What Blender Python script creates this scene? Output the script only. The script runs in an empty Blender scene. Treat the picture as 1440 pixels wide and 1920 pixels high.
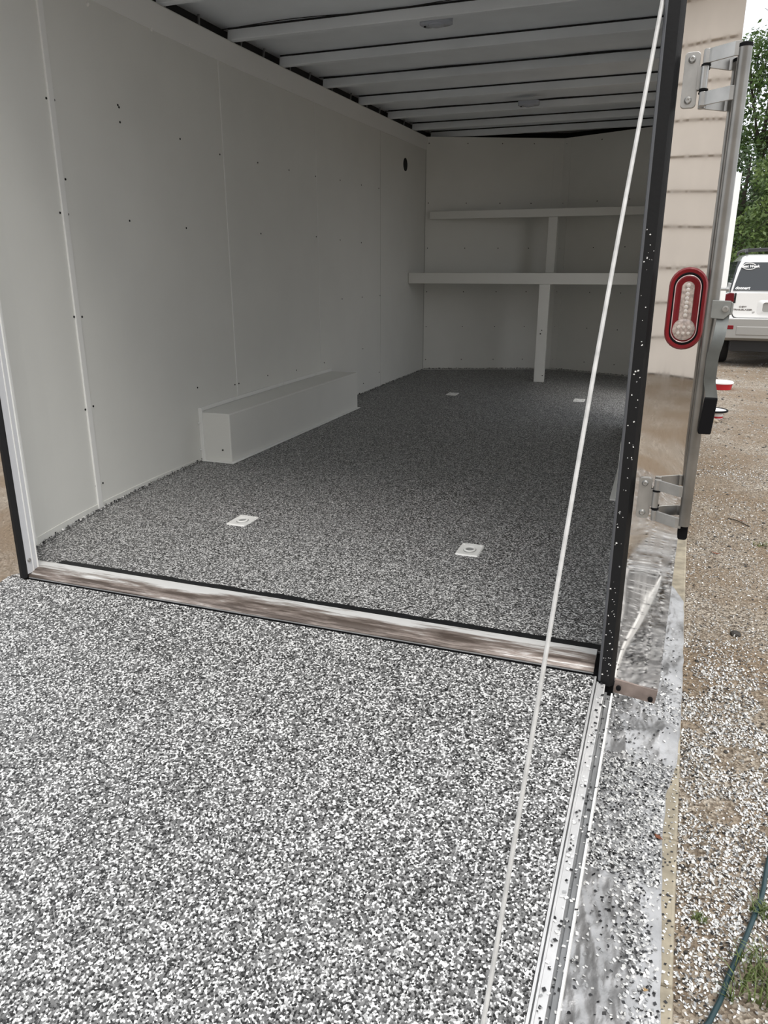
import bpy, bmesh, math, random
import numpy as np
from mathutils import Vector, Matrix, noise
from math import radians as R, sin, cos, pi

S = bpy.context.scene
COL = S.collection
random.seed(7)
rng = np.random.default_rng(11)

# ------------------------------------------------------------------ camera
cam_d = bpy.data.cameras.new('camera')
cam = bpy.data.objects.new('camera', cam_d)
COL.objects.link(cam)
S.camera = cam
cam_d.sensor_fit = 'VERTICAL'
cam_d.sensor_height = 24.0
cam_d.lens = 1404.0 / 1920.0 * 24.0
cam_d.clip_start = 0.02
cam_d.clip_end = 300
cam.location = (1.06, -1.737, 0.95)
cam.rotation_euler = (R(90 - 17.9), 0, R(20.0))

# ------------------------------------------------------------------ sky, sun, exposure
W = bpy.data.worlds.new('overcast_sky')
S.world = W
W.use_nodes = True
wn = W.node_tree
wn.nodes.clear()
wo = wn.nodes.new('ShaderNodeOutputWorld')
wb = wn.nodes.new('ShaderNodeBackground')
wtc = wn.nodes.new('ShaderNodeTexCoord')
wns = wn.nodes.new('ShaderNodeTexNoise')
wns.inputs['Scale'].default_value = 2.2
wns.inputs['Detail'].default_value = 3
wr = wn.nodes.new('ShaderNodeValToRGB')
wr.color_ramp.elements[0].position = 0.3
wr.color_ramp.elements[0].color = (0.88, 0.93, 1.0, 1)
wr.color_ramp.elements[1].position = 0.7
wr.color_ramp.elements[1].color = (1.0, 1.0, 1.0, 1)
wn.links.new(wtc.outputs['Generated'], wns.inputs['Vector'])
wn.links.new(wns.outputs['Fac'], wr.inputs['Fac'])
wn.links.new(wr.outputs['Color'], wb.inputs['Color'])
wb.inputs['Strength'].default_value = 1.0
wn.links.new(wb.outputs['Background'], wo.inputs['Surface'])

sun_d = bpy.data.lights.new('sun', 'SUN')
sun_d.energy = 1.5
sun_d.angle = R(30)
sun_d.color = (1.0, 0.96, 0.9)
sun = bpy.data.objects.new('sun', sun_d)
COL.objects.link(sun)
sun.rotation_euler = Vector((-0.32, 0.40, -0.86)).to_track_quat('-Z', 'Y').to_euler()
sun.location = (4, -6, 12)

vs = S.view_settings
S.display_settings.display_device = 'sRGB'
vs.view_transform = 'Standard'
vs.look = 'None'
vs.exposure = 0.47
vs.gamma = 1.0
vs.use_curve_mapping = False


# ------------------------------------------------------------------ materials
def mat(name, base=(0.5, 0.5, 0.5), rough=0.5, metal=0.0, spec=None, noise_amt=0.0, noise_scale=8.0,
        bump=0.0, bump_scale=60.0, coat=0.0):
    m = bpy.data.materials.new(name)
    m.use_nodes = True
    nt = m.node_tree
    b = nt.nodes['Principled BSDF']
    b.inputs['Base Color'].default_value = (*base, 1)
    b.inputs['Roughness'].default_value = rough
    b.inputs['Metallic'].default_value = metal
    if spec is not None:
        b.inputs['Specular IOR Level'].default_value = spec
    if coat:
        b.inputs['Coat Weight'].default_value = coat
        b.inputs['Coat Roughness'].default_value = 0.05
    tc = nt.nodes.new('ShaderNodeTexCoord')
    if noise_amt > 0:
        n = nt.nodes.new('ShaderNodeTexNoise')
        n.inputs['Scale'].default_value = noise_scale
        n.inputs['Detail'].default_value = 5
        r = nt.nodes.new('ShaderNodeValToRGB')
        r.color_ramp.elements[0].position = 0.3
        r.color_ramp.elements[1].position = 0.7
        lo = [max(0, c * (1 - noise_amt)) for c in base]
        hi = [min(1, c * (1 + noise_amt * 0.6)) for c in base]
        r.color_ramp.elements[0].color = (*lo, 1)
        r.color_ramp.elements[1].color = (*hi, 1)
        nt.links.new(tc.outputs['Object'], n.inputs['Vector'])
        nt.links.new(n.outputs['Fac'], r.inputs['Fac'])
        nt.links.new(r.outputs['Color'], b.inputs['Base Color'])
    if bump > 0:
        n2 = nt.nodes.new('ShaderNodeTexNoise')
        n2.inputs['Scale'].default_value = bump_scale
        n2.inputs['Detail'].default_value = 4
        bp = nt.nodes.new('ShaderNodeBump')
        bp.inputs['Strength'].default_value = bump
        bp.inputs['Distance'].default_value = 0.004
        nt.links.new(tc.outputs['Object'], n2.inputs['Vector'])
        nt.links.new(n2.outputs['Fac'], bp.inputs['Height'])
        nt.links.new(bp.outputs['Normal'], b.inputs['Normal'])
    return m


def flake_mat(name, scale=265.0):
    """broadcast vinyl flake: random chips of white, greys and black"""
    m = bpy.data.materials.new(name)
    m.use_nodes = True
    nt = m.node_tree
    b = nt.nodes['Principled BSDF']
    tc = nt.nodes.new('ShaderNodeTexCoord')
    n = nt.nodes.new('ShaderNodeTexNoise')
    n.inputs['Scale'].default_value = scale * 0.8
    n.inputs['Detail'].default_value = 2
    sub = nt.nodes.new('ShaderNodeVectorMath'); sub.operation = 'SUBTRACT'
    sub.inputs[1].default_value = (0.5, 0.5, 0.5)
    sc = nt.nodes.new('ShaderNodeVectorMath'); sc.operation = 'SCALE'
    sc.inputs['Scale'].default_value = 0.7 / scale
    add = nt.nodes.new('ShaderNodeVectorMath'); add.operation = 'ADD'
    nt.links.new(tc.outputs['Object'], n.inputs['Vector'])
    nt.links.new(n.outputs['Color'], sub.inputs[0])
    nt.links.new(sub.outputs[0], sc.inputs[0])
    nt.links.new(sc.outputs[0], add.inputs[0])
    nt.links.new(tc.outputs['Object'], add.inputs[1])
    v = nt.nodes.new('ShaderNodeTexVoronoi')
    v.inputs['Scale'].default_value = scale
    v.inputs['Randomness'].default_value = 1.0
    nt.links.new(add.outputs[0], v.inputs['Vector'])
    sep = nt.nodes.new('ShaderNodeSeparateColor')
    nt.links.new(v.outputs['Color'], sep.inputs[0])
    r = nt.nodes.new('ShaderNodeValToRGB')
    cr = r.color_ramp
    cr.interpolation = 'CONSTANT'
    stops = [(0.0, 0.006), (0.17, 0.04), (0.25, 0.10), (0.38, 0.155), (0.60, 0.21), (0.70, 0.42), (0.79, 0.70)]
    while len(cr.elements) < len(stops):
        cr.elements.new(0.5)
    for e, (p, c) in zip(cr.elements, stops):
        e.position = p
        e.color = (c, c * 1.0, c * 0.995, 1)
    nt.links.new(sep.outputs[0], r.inputs['Fac'])
    nt.links.new(r.outputs['Color'], b.inputs['Base Color'])
    b.inputs['Roughness'].default_value = 0.55
    bp = nt.nodes.new('ShaderNodeBump')
    bp.inputs['Strength'].default_value = 0.6
    bp.inputs['Distance'].default_value = 0.002
    mx = nt.nodes.new('ShaderNodeMath'); mx.operation = 'ADD'
    nt.links.new(sep.outputs[1], mx.inputs[0])
    nt.links.new(v.outputs['Distance'], mx.inputs[1])
    nt.links.new(mx.outputs[0], bp.inputs['Height'])
    nt.links.new(bp.outputs['Normal'], b.inputs['Normal'])
    return m


def ground_mat():
    m = bpy.data.materials.new('gravel_dirt')
    m.use_nodes = True
    nt = m.node_tree
    b = nt.nodes['Principled BSDF']
    tc = nt.nodes.new('ShaderNodeTexCoord')
    v = nt.nodes.new('ShaderNodeTexVoronoi'); v.inputs['Scale'].default_value = 120
    nt.links.new(tc.outputs['Object'], v.inputs['Vector'])
    sep = nt.nodes.new('ShaderNodeSeparateColor')
    nt.links.new(v.outputs['Color'], sep.inputs[0])
    r = nt.nodes.new('ShaderNodeValToRGB')
    e = r.color_ramp.elements
    e[0].position = 0.0; e[0].color = (0.075, 0.055, 0.038, 1)
    e[1].position = 1.0; e[1].color = (0.56, 0.50, 0.42, 1)
    x = e.new(0.5); x.color = (0.27, 0.225, 0.175, 1)
    nt.links.new(sep.outputs[0], r.inputs['Fac'])
    n = nt.nodes.new('ShaderNodeTexNoise'); n.inputs['Scale'].default_value = 1.6; n.inputs['Detail'].default_value = 8
    n.inputs['Roughness'].default_value = 0.7
    nt.links.new(tc.outputs['Object'], n.inputs['Vector'])
    r2 = nt.nodes.new('ShaderNodeValToRGB')
    r2.color_ramp.elements[0].position = 0.42
    r2.color_ramp.elements[1].position = 0.60
    nt.links.new(n.outputs['Fac'], r2.inputs['Fac'])
    mix = nt.nodes.new('ShaderNodeMix'); mix.data_type = 'RGBA'
    n3 = nt.nodes.new('ShaderNodeTexNoise'); n3.inputs['Scale'].default_value = 60; n3.inputs['Detail'].default_value = 6
    nt.links.new(tc.outputs['Object'], n3.inputs['Vector'])
    r3 = nt.nodes.new('ShaderNodeValToRGB')
    r3.color_ramp.elements[0].color = (0.10, 0.07, 0.045, 1); r3.color_ramp.elements[0].position = 0.3
    r3.color_ramp.elements[1].color = (0.36, 0.275, 0.19, 1); r3.color_ramp.elements[1].position = 0.72
    nt.links.new(n3.outputs['Fac'], r3.inputs['Fac'])
    nt.links.new(r2.outputs['Color'], mix.inputs[0])
    nt.links.new(r3.outputs['Color'], mix.inputs[6])
    nt.links.new(r.outputs['Color'], mix.inputs[7])
    nt.links.new(mix.outputs[2], b.inputs['Base Color'])
    b.inputs['Roughness'].default_value = 0.9
    bp = nt.nodes.new('ShaderNodeBump'); bp.inputs['Strength'].default_value = 0.9; bp.inputs['Distance'].default_value = 0.007
    ad = nt.nodes.new('ShaderNodeMath'); ad.operation = 'ADD'
    nt.links.new(v.outputs['Distance'], ad.inputs[0])
    nt.links.new(n3.outputs['Fac'], ad.inputs[1])
    nt.links.new(ad.outputs[0], bp.inputs['Height'])
    nt.links.new(bp.outputs['Normal'], b.inputs['Normal'])
    return m


def steel_mat():
    """polished stainless with fine vertical wipe marks"""
    m = mat('polished_stainless', (0.82, 0.80, 0.78), 0.07, 1.0)
    nt = m.node_tree
    b = nt.nodes['Principled BSDF']
    tc = nt.nodes['Texture Coordinate']
    mp = nt.nodes.new('ShaderNodeMapping'); mp.inputs['Scale'].default_value = (30, 30, 3)
    n = nt.nodes.new('ShaderNodeTexNoise'); n.inputs['Scale'].default_value = 3; n.inputs['Detail'].default_value = 6
    r = nt.nodes.new('ShaderNodeMapRange')
    r.inputs[1].default_value = 0.4; r.inputs[2].default_value = 0.8
    r.inputs[3].default_value = 0.02; r.inputs[4].default_value = 0.065
    nt.links.new(tc.outputs['Object'], mp.inputs[0])
    nt.links.new(mp.outputs[0], n.inputs['Vector'])
    nt.links.new(n.outputs['Fac'], r.inputs[0])
    nt.links.new(r.outputs[0], b.inputs['Roughness'])
    return m


def sill_mat():
    m = mat('worn_sill_metal', (0.6, 0.6, 0.6), 0.4, 0.35)
    nt = m.node_tree
    b = nt.nodes['Principled BSDF']
    tc = nt.nodes['Texture Coordinate']
    mp = nt.nodes.new('ShaderNodeMapping'); mp.inputs['Scale'].default_value = (2.2, 22, 22)
    n = nt.nodes.new('ShaderNodeTexNoise'); n.inputs['Scale'].default_value = 2.0; n.inputs['Detail'].default_value = 7
    n.inputs['Roughness'].default_value = 0.65
    r = nt.nodes.new('ShaderNodeValToRGB')
    e = r.color_ramp.elements
    e[0].position = 0.36; e[0].color = (0.10, 0.078, 0.066, 1)
    e[1].position = 0.62; e[1].color = (0.86, 0.86, 0.85, 1)
    x = e.new(0.48); x.color = (0.28, 0.235, 0.21, 1)
    nt.links.new(tc.outputs['Object'], mp.inputs[0])
    nt.links.new(mp.outputs[0], n.inputs['Vector'])
    nt.links.new(n.outputs['Fac'], r.inputs['Fac'])
    sx = nt.nodes.new('ShaderNodeSeparateXYZ')
    nt.links.new(tc.outputs['Object'], sx.inputs[0])
    mr = nt.nodes.new('ShaderNodeMapRange')
    mr.inputs[1].default_value = 0.03; mr.inputs[2].default_value = 0.085
    mr.inputs[3].default_value = -0.10; mr.inputs[4].default_value = 0.16
    nt.links.new(sx.outputs['Y'], mr.inputs[0])
    n4 = nt.nodes.new('ShaderNodeTexNoise'); n4.inputs['Scale'].default_value = 1.7; n4.inputs['Detail'].default_value = 2
    nt.links.new(tc.outputs['Object'], n4.inputs['Vector'])
    a1 = nt.nodes.new('ShaderNodeMath'); a1.operation = 'ADD'
    nt.links.new(n.outputs['Fac'], a1.inputs[0]); nt.links.new(mr.outputs[0], a1.inputs[1])
    a2 = nt.nodes.new('ShaderNodeMath'); a2.operation = 'MULTIPLY_ADD'; a2.inputs[1].default_value = 0.35
    nt.links.new(n4.outputs['Fac'], a2.inputs[0]); nt.links.new(a1.outputs[0], a2.inputs[2])
    a3 = nt.nodes.new('ShaderNodeMath'); a3.operation = 'SUBTRACT'; a3.inputs[1].default_value = 0.165
    nt.links.new(a2.outputs[0], a3.inputs[0])
    nt.links.new(a3.outputs[0], r.inputs['Fac'])
    nt.links.new(r.outputs['Color'], b.inputs['Base Color'])
    return m


M = {}
M['flake'] = flake_mat('flake_coating')
M['white'] = mat('white_wall_paint', (0.80, 0.80, 0.765), 0.5, spec=0.3, noise_amt=0.03, noise_scale=3, bump=0.05, bump_scale=40)
M['white2'] = mat('white_trim_paint', (0.88, 0.88, 0.86), 0.4)
M['ceil'] = mat('white_ceiling_paint', (0.86, 0.90, 0.94), 0.55, noise_amt=0.06, noise_scale=4)
M['cavity'] = mat('bare_and_shade_black', (0.02, 0.02, 0.022), 0.8)  # near-black for bare skin and wiring, also paints shade in roof gaps
M['dark'] = mat('dark_hole', (0.008, 0.008, 0.008), 0.9)
M['rubber'] = mat('black_rubber_seal', (0.008, 0.0085, 0.0095), 0.5, spec=0.3, bump=0.1, bump_scale=120)
M['rubber2'] = mat('black_grip', (0.005, 0.005, 0.006), 0.7, spec=0.15)
M['steel'] = steel_mat()
M['zinc'] = mat('zinc_plated_steel', (0.46, 0.46, 0.45), 0.38, 0.85, noise_amt=0.15, noise_scale=30)
M['galv'] = mat('galvanised_tube', (0.27, 0.264, 0.25), 0.32, 0.85, noise_amt=0.25, noise_scale=14)
M['alum'] = mat('mill_aluminium', (0.70, 0.70, 0.70), 0.4, 0.6, noise_amt=0.1, noise_scale=25)
M['alum2'] = mat('dull_aluminium', (0.27, 0.275, 0.28), 0.45, 0.6, noise_amt=0.2, noise_scale=20)
M['sill'] = sill_mat()
M['red'] = mat('red_light_gasket', (0.19, 0.003, 0.008), 0.4, spec=0.35)
M['redlens'] = mat('red_lens', (0.17, 0.004, 0.010), 0.2, spec=0.4)
M['carlamp'] = mat('car_lamp_red', (0.12, 0.004, 0.008), 0.3)
M['pit'] = mat('recess_shade_grey', (0.28, 0.285, 0.28), 0.6)  # grey stands in for the shade inside the shallow tie-down recess
M['clear'] = mat('clear_reflector_lens', (0.50, 0.42, 0.38), 0.2, 0.2, coat=0.6, noise_amt=0.45, noise_scale=160)
M['lensw'] = mat('frosted_lens', (0.45, 0.48, 0.55), 0.2, coat=0.6)
M['wood'] = mat('tan_plank', (0.37, 0.325, 0.245), 0.75, noise_amt=0.35, noise_scale=18, bump=0.3, bump_scale=70)
M['tarp'] = mat('silver_tarp', (0.44, 0.44, 0.445), 0.4, 0.4, noise_amt=0.3, noise_scale=9, bump=0.6, bump_scale=70)
nt = M['tarp'].node_tree
_tc = nt.nodes['Texture Coordinate']
_mp = nt.nodes.new('ShaderNodeMapping'); _mp.inputs['Scale'].default_value = (2.4, 1.0, 1.0); _mp.inputs['Rotation'].default_value = (0, 0, 0.5)
_nz = nt.nodes.new('ShaderNodeTexNoise'); _nz.noise_type = 'RIDGED_MULTIFRACTAL'; _nz.inputs['Scale'].default_value = 5.0; _nz.inputs['Detail'].default_value = 6; _nz.inputs['Distortion'].default_value = 0.8
_bp = nt.nodes.new('ShaderNodeBump'); _bp.inputs['Strength'].default_value = 0.8; _bp.inputs['Distance'].default_value = 0.02
nt.links.new(_tc.outputs['Object'], _mp.inputs[0]); nt.links.new(_mp.outputs[0], _nz.inputs['Vector'])
nt.links.new(_nz.outputs['Fac'], _bp.inputs['Height'])
_b0 = nt.nodes['Bump']; nt.links.new(_b0.outputs['Normal'], _bp.inputs['Normal'])
nt.links.new(_bp.outputs['Normal'], nt.nodes['Principled BSDF'].inputs['Normal'])
M['cable'] = mat('white_cable', (0.50, 0.50, 0.49), 0.5, noise_amt=0.2, noise_scale=40)
M['hose'] = mat('green_hose', (0.014, 0.042, 0.05), 0.35)
M['grass'] = mat('grass_blade', (0.125, 0.165, 0.05), 0.6, noise_amt=0.4, noise_scale=30)
M['leafbrown'] = mat('brown_leaf', (0.19, 0.065, 0.03), 0.7)
M['leaftan'] = mat('tan_leaf', (0.42, 0.27, 0.12), 0.7)
M['fw'] = mat('chip_white', (0.74, 0.74, 0.73), 0.5)
M['fg'] = mat('chip_grey', (0.33, 0.335, 0.34), 0.5)
M['fb'] = mat('chip_black', (0.018, 0.018, 0.02), 0.5)
M['stone'] = mat('pebble_tan', (0.30, 0.25, 0.19), 0.85, noise_amt=0.5, noise_scale=25)
M['stone2'] = mat('pebble_grey', (0.36, 0.34, 0.31), 0.85, noise_amt=0.4, noise_scale=25)
M['stonedark'] = mat('pebble_dark', (0.05, 0.045, 0.04), 0.8, noise_amt=0.4, noise_scale=25)
M['ground'] = ground_mat()
M['rust'] = mat('rusted_plate', (0.33, 0.27, 0.245), 0.45, 0.5, noise_amt=0.35, noise_scale=30)
M['carwhite'] = mat('white_car_paint', (0.80, 0.80, 0.79), 0.25, coat=1.0)
M['carsilver'] = mat('pewter_bumper_paint', (0.36, 0.355, 0.34), 0.35, 0.3)
M['glass'] = mat('tinted_car_glass', (0.045, 0.05, 0.056), 0.05, spec=0.5)
M['carblack'] = mat('black_car_plastic', (0.012, 0.012, 0.013), 0.5)
M['tyre'] = mat('tyre_rubber', (0.015, 0.015, 0.015), 0.8)
M['decal'] = mat('white_decal', (0.9, 0.9, 0.9), 0.5)
M['plate'] = mat('licence_plate_blank', (0.75, 0.75, 0.72), 0.5)
M['badge'] = mat('dark_badge', (0.10, 0.085, 0.08), 0.4)
M['bark'] = mat('tree_bark', (0.05, 0.04, 0.032), 0.9, noise_amt=0.4, noise_scale=12)
M['siding'] = mat('cream_siding', (0.80, 0.73, 0.65), 0.6, noise_amt=0.05, noise_scale=2)
M['roof'] = mat('slate_shingle', (0.16, 0.19, 0.23), 0.8, noise_amt=0.3, noise_scale=5)
M['redtub'] = mat('red_tub_plastic', (0.50, 0.02, 0.03), 0.35)
M['tubwhite'] = mat('white_tub_plastic', (0.85, 0.84, 0.84), 0.4)


def leaf_mat(name, c1, c2):
    m = bpy.data.materials.new(name)
    m.use_nodes = True
    nt = m.node_tree
    b = nt.nodes['Principled BSDF']
    out = nt.nodes['Material Output']
    tc = nt.nodes.new('ShaderNodeTexCoord')
    n = nt.nodes.new('ShaderNodeTexNoise'); n.inputs['Scale'].default_value = 3.5; n.inputs['Detail'].default_value = 3
    r = nt.nodes.new('ShaderNodeValToRGB')
    r.color_ramp.elements[0].position = 0.32; r.color_ramp.elements[0].color = (*c1, 1)
    r.color_ramp.elements[1].position = 0.68; r.color_ramp.elements[1].color = (*c2, 1)
    nt.links.new(tc.outputs['Object'], n.inputs['Vector'])
    nt.links.new(n.outputs['Fac'], r.inputs['Fac'])
    nt.links.new(r.outputs['Color'], b.inputs['Base Color'])
    b.inputs['Roughness'].default_value = 0.5
    t = nt.nodes.new('ShaderNodeBsdfTranslucent')
    nt.links.new(r.outputs['Color'], t.inputs['Color'])
    mx = nt.nodes.new('ShaderNodeMixShader'); mx.inputs[0].default_value = 0.35
    nt.links.new(b.outputs[0], mx.inputs[1])
    nt.links.new(t.outputs[0], mx.inputs[2])
    nt.links.new(mx.outputs[0], out.inputs['Surface'])
    return m


M['leaf'] = leaf_mat('leaf_green', (0.035, 0.075, 0.022), (0.12, 0.19, 0.05))
M['leaf2'] = leaf_mat('leaf_deep_green', (0.018, 0.042, 0.015), (0.07, 0.12, 0.035))
M['leaf3'] = leaf_mat('leaf_bright_green', (0.06, 0.11, 0.03), (0.17, 0.24, 0.07))


# ------------------------------------------------------------------ mesh helpers
class MB:
    def __init__(s):
        s.v = []; s.f = []; s.mi = []; s.cur = 0

    def verts(s, vs):
        b = len(s.v); s.v += [tuple(x) for x in vs]; return b

    def face(s, idx):
        s.f.append(tuple(idx)); s.mi.append(s.cur)

    def quad(s, a, b, c, d):
        k = s.verts([a, b, c, d]); s.face((k, k + 1, k + 2, k + 3))

    def hexa(s, p):
        """8 corners: bottom 4 ccw, top 4 ccw"""
        k = s.verts(p)
        for q in ((3, 2, 1, 0), (4, 5, 6, 7), (0, 1, 5, 4), (1, 2, 6, 5), (2, 3, 7, 6), (3, 0, 4, 7)):
            s.face([k + i for i in q])

    def box(s, x0, y0, z0, x1, y1, z1):
        s.hexa([(x0, y0, z0), (x1, y0, z0), (x1, y1, z0), (x0, y1, z0), (x0, y0, z1), (x1, y0, z1), (x1, y1, z1), (x0, y1, z1)])

    def prism(s, poly, fn, d0, d1):
        """extrude 2-D poly; fn(u,v,d) -> 3-D"""
        n = len(poly)
        k = s.verts([fn(u, v, d0) for u, v in poly] + [fn(u, v, d1) for u, v in poly])
        for i in range(n):
            j = (i + 1) % n
            s.face((k + i, k + j, k + n + j, k + n + i))
        s.face([k + i for i in range(n)][::-1])
        s.face([k + n + i for i in range(n)])

    def tube(s, pts, r, seg=10, caps=True, flat=None):
        pts = [Vector(p) for p in pts]
        n = len(pts)
        rr = r if isinstance(r, (list, tuple)) else [r] * n
        rings = []
        up = None
        for i, p in enumerate(pts):
            t = (pts[min(i + 1, n - 1)] - pts[max(i - 1, 0)]).normalized()
            if up is None:
                up = Vector((0, 0, 1)) if abs(t.z) < 0.9 else Vector((1, 0, 0))
            a = t.cross(up).normalized()
            up = a.cross(t).normalized()
            k = s.verts([p + (a * cos(2 * pi * q / seg) + up * sin(2 * pi * q / seg)) * rr[i] for q in range(seg)])
            rings.append(k)
        for i in range(n - 1):
            for q in range(seg):
                w = (q + 1) % seg
                s.face((rings[i] + q, rings[i] + w, rings[i + 1] + w, rings[i + 1] + q))
        if caps:
            s.face([rings[0] + q for q in range(seg)][::-1])
            s.face([rings[-1] + q for q in range(seg)])

    def lathe(s, prof, c, seg=20, axis='Z'):
        c = Vector(c)
        rings = []
        for r, h in prof:
            pts = []
            for q in range(seg):
                a = 2 * pi * q / seg
                if axis == 'Z': p = Vector((r * cos(a), r * sin(a), h))
                elif axis == 'Y': p = Vector((r * cos(a), h, r * sin(a)))
                else: p = Vector((h, r * cos(a), r * sin(a)))
                pts.append(c + p)
            rings.append(s.verts(pts))
        for i in range(len(rings) - 1):
            for q in range(seg):
                w = (q + 1) % seg
                s.face((rings[i] + q, rings[i] + w, rings[i + 1] + w, rings[i + 1] + q))
        s.face([rings[0] + q for q in range(seg)][::-1])
        s.face([rings[-1] + q for q in range(seg)])

    def build(s, name, mats, parent=None, smooth=False, bevel=0.0, loc=None):
        me = bpy.data.meshes.new(name)
        me.from_pydata(s.v, [], s.f)
        if not isinstance(mats, (list, tuple)): mats = [mats]
        for m in mats: me.materials.append(m)
        me.polygons.foreach_set('material_index', s.mi)
        bm = bmesh.new(); bm.from_mesh(me)
        bmesh.ops.recalc_face_normals(bm, faces=bm.faces)
        bm.to_mesh(me); bm.free()
        if smooth:
            me.polygons.foreach_set('use_smooth', [True] * len(me.polygons))
            try: me.set_sharp_from_angle(angle=R(40))
            except Exception: pass
        o = bpy.data.objects.new(name, me)
        COL.objects.link(o)
        if loc is not None: o.location = loc
        if parent is not None: o.parent = parent
        if bevel > 0:
            md = o.modifiers.new('bevel', 'BEVEL')
            md.width = bevel; md.segments = 2; md.limit_method = 'ANGLE'; md.angle_limit = R(40)
        return o


def empty(name, loc=(0, 0, 0)):
    o = bpy.data.objects.new(name, None)
    o.empty_display_size = 0.1
    COL.objects.link(o); o.location = loc
    return o


def tag(o, label, cat, group=None):
    o['label'] = label; o['category'] = cat
    if group: o['group'] = group
    return o


def struct(o, label=None):
    o['kind'] = 'structure'
    if label: o['label'] = label
    return o


def stuff(o):
    o['kind'] = 'stuff'
    return o


def copy_tree(o, parent=None):
    c = o.copy(); COL.objects.link(c)
    if parent is not None: c.parent = parent
    for ch in list(o.children): copy_tree(ch, c)
    return c


def wx(y):                      # inner face of the left wall (bows outward behind the door frame)
    return -1.18 + 0.23 * math.exp(-max(0.0, y - 0.1) / 0.75) + 0.0014 * y


def rx(y):                      # inner face of the right wall
    return float(np.interp(y, [0.0, 0.6, 1.5, 5.53], [1.035, 1.055, 1.145, 1.17]))


def zc(y):                      # top of the walls / underside of the roof bows
    return 2.02 + 0.0178 * y


GZ = -0.50                      # ground level below the trailer floor


def ramp_z(y):
    return -0.014 + 0.225 * y


# ------------------------------------------------------------------ ground
mb = MB()
mb.quad((-60, -45, GZ), (60, -45, GZ), (60, 70, GZ), (-60, 70, GZ))
struct(mb.build('ground', M['ground']), 'brown gravel and dirt yard around the trailer')

# ------------------------------------------------------------------ trailer floor
floor_poly = [(wx(0.1), 0.1)] + [(wx(y), y) for y in (0.22, 0.4, 0.65, 0.95, 1.3, 1.8, 3.78)] + [(-1.17, 5.53), (0.02, 6.0), (1.17, 5.53)] + \
             [(rx(y), y) for y in (3.0, 1.5, 0.6, 0.1)]
mb = MB()
mb.prism(floor_poly, lambda u, v, d: (u, v, d), -0.12, 0.0)
struct(mb.build('floor', M['flake']), 'trailer floor coated with black, grey and white flakes')


def wall_piece(mb, p0, p1, z0, z1, z0b=None, z1b=None, th=0.012, side=-1):
    """panel between plan points; side -1: thickness grows towards the left of travel"""
    (x0, y0), (x1, y1) = p0, p1
    d = Vector((x1 - x0, y1 - y0, 0)).normalized()
    nrm = Vector((-d.y, d.x, 0)) * th * (-side)
    z0b = z0 if z0b is None else z0b
    z1b = z1 if z1b is None else z1b
    a = Vector((x0, y0, 0)); b = Vector((x1, y1, 0))
    def P(v, z): return (v.x, v.y, z)
    mb.hexa([P(a, z0), P(b, z0b), P(b + nrm, z0b), P(a + nrm, z0), P(a, z1), P(b, z1b), P(b + nrm, z1b), P(a + nrm, z1)])


# left wall: outer skin + five liner panels, battens, cove
mb = MB()
ys = [0.0, 0.22, 0.45, 0.65, 0.9, 1.2, 1.55, 2.2, 3.78, 5.82]
BRK = [0.3, 0.4, 0.5, 0.58, 0.75, 0.85, 0.95, 1.07, 1.2, 1.35, 1.5, 1.7, 2.2, 2.6, 3.78]
for a, b in zip(ys[:-1], ys[1:]):
    wall_piece(mb, (wx(a) - 0.055, a), (wx(b) - 0.055, b), -0.15, zc(a) + 0.075, None, zc(b) + 0.075, th=0.006)
wl = struct(mb.build('wall_left', M['cavity']), 'white painted left wall of the trailer')
seams = [0.2, 0.655, 1.945, 3.103, 4.315, 5.53]
for a, b in zip(seams[:-1], seams[1:]):
    mb = MB()
    br = [a] + [y for y in BRK if a < y < b] + [b]
    for i, (p, q) in enumerate(zip(br[:-1], br[1:])):
        ga = 0.0025 if i == 0 else 0; gb = 0.0025 if i == len(br) - 2 else 0
        wall_piece(mb, (wx(p + ga), p + ga), (wx(q - gb), q - gb), -0.005, zc(p), None, zc(q), th=0.010)
    mb.build('wall_panel', M['white'], wl)
mb = MB()      # light strip behind the open joints, and narrow raised batten on the first joint
for y in seams[1:-1]:
    wall_piece(mb, (wx(y - .02) - 0.006, y - .02), (wx(y + .02) - 0.006, y + .02), 0, zc(y) - 0.02, th=0.004)
mb.build('joint_strip', M['white2'], wl)
mb = MB()
for y, w, t in ((0.655, 0.015, 0.007), (1.945, 0.004, 0.003), (3.103, 0.003, 0.002)):
    wall_piece(mb, (wx(y - w) + t, y - w), (wx(y + w) + t, y + w), 0.0, zc(y) - 0.1, th=t)
mb.build('joint_batten', M['white2'], wl, bevel=0.0015)
mb = MB()      # cove rail along the wall top
cv = [0.2] + BRK + [5.53]
for a, b in zip(cv[:-1], cv[1:]):
    k = 0.016
    za, zb = zc(a), zc(b)
    A = Vector((wx(a), a, 0)); B = Vector((wx(b), b, 0))
    mb.hexa([(A.x + .003, a, za - .115), (B.x + .003, b, zb - .115), (B.x - .01, b, zb - .115), (A.x - .01, a, za - .115),
             (A.x + k, a, za - .012), (B.x + k, b, zb - .012), (B.x - .01, b, zb), (A.x - .01, a, za)])
o = mb.build('cove_rail', M['white2'], wl)
mb = MB()      # bottom flange line
bf = [0.22, 0.3, 0.4, 0.5, 0.58, 0.65, 0.75, 0.85, 0.95, 1.07, 1.2, 1.35, 1.5]
for a, b in zip(bf[:-1], bf[1:]):
    ha, hb = 0.036 - 0.013 * a, 0.036 - 0.013 * b
    wall_piece(mb, (wx(a) + 0.003, a), (wx(b) + 0.003, b), 0.0, ha, None, hb, th=0.003)
mb.build('base_flange', M['white'], wl)
mb = MB()      # screws and open screw holes
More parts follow.
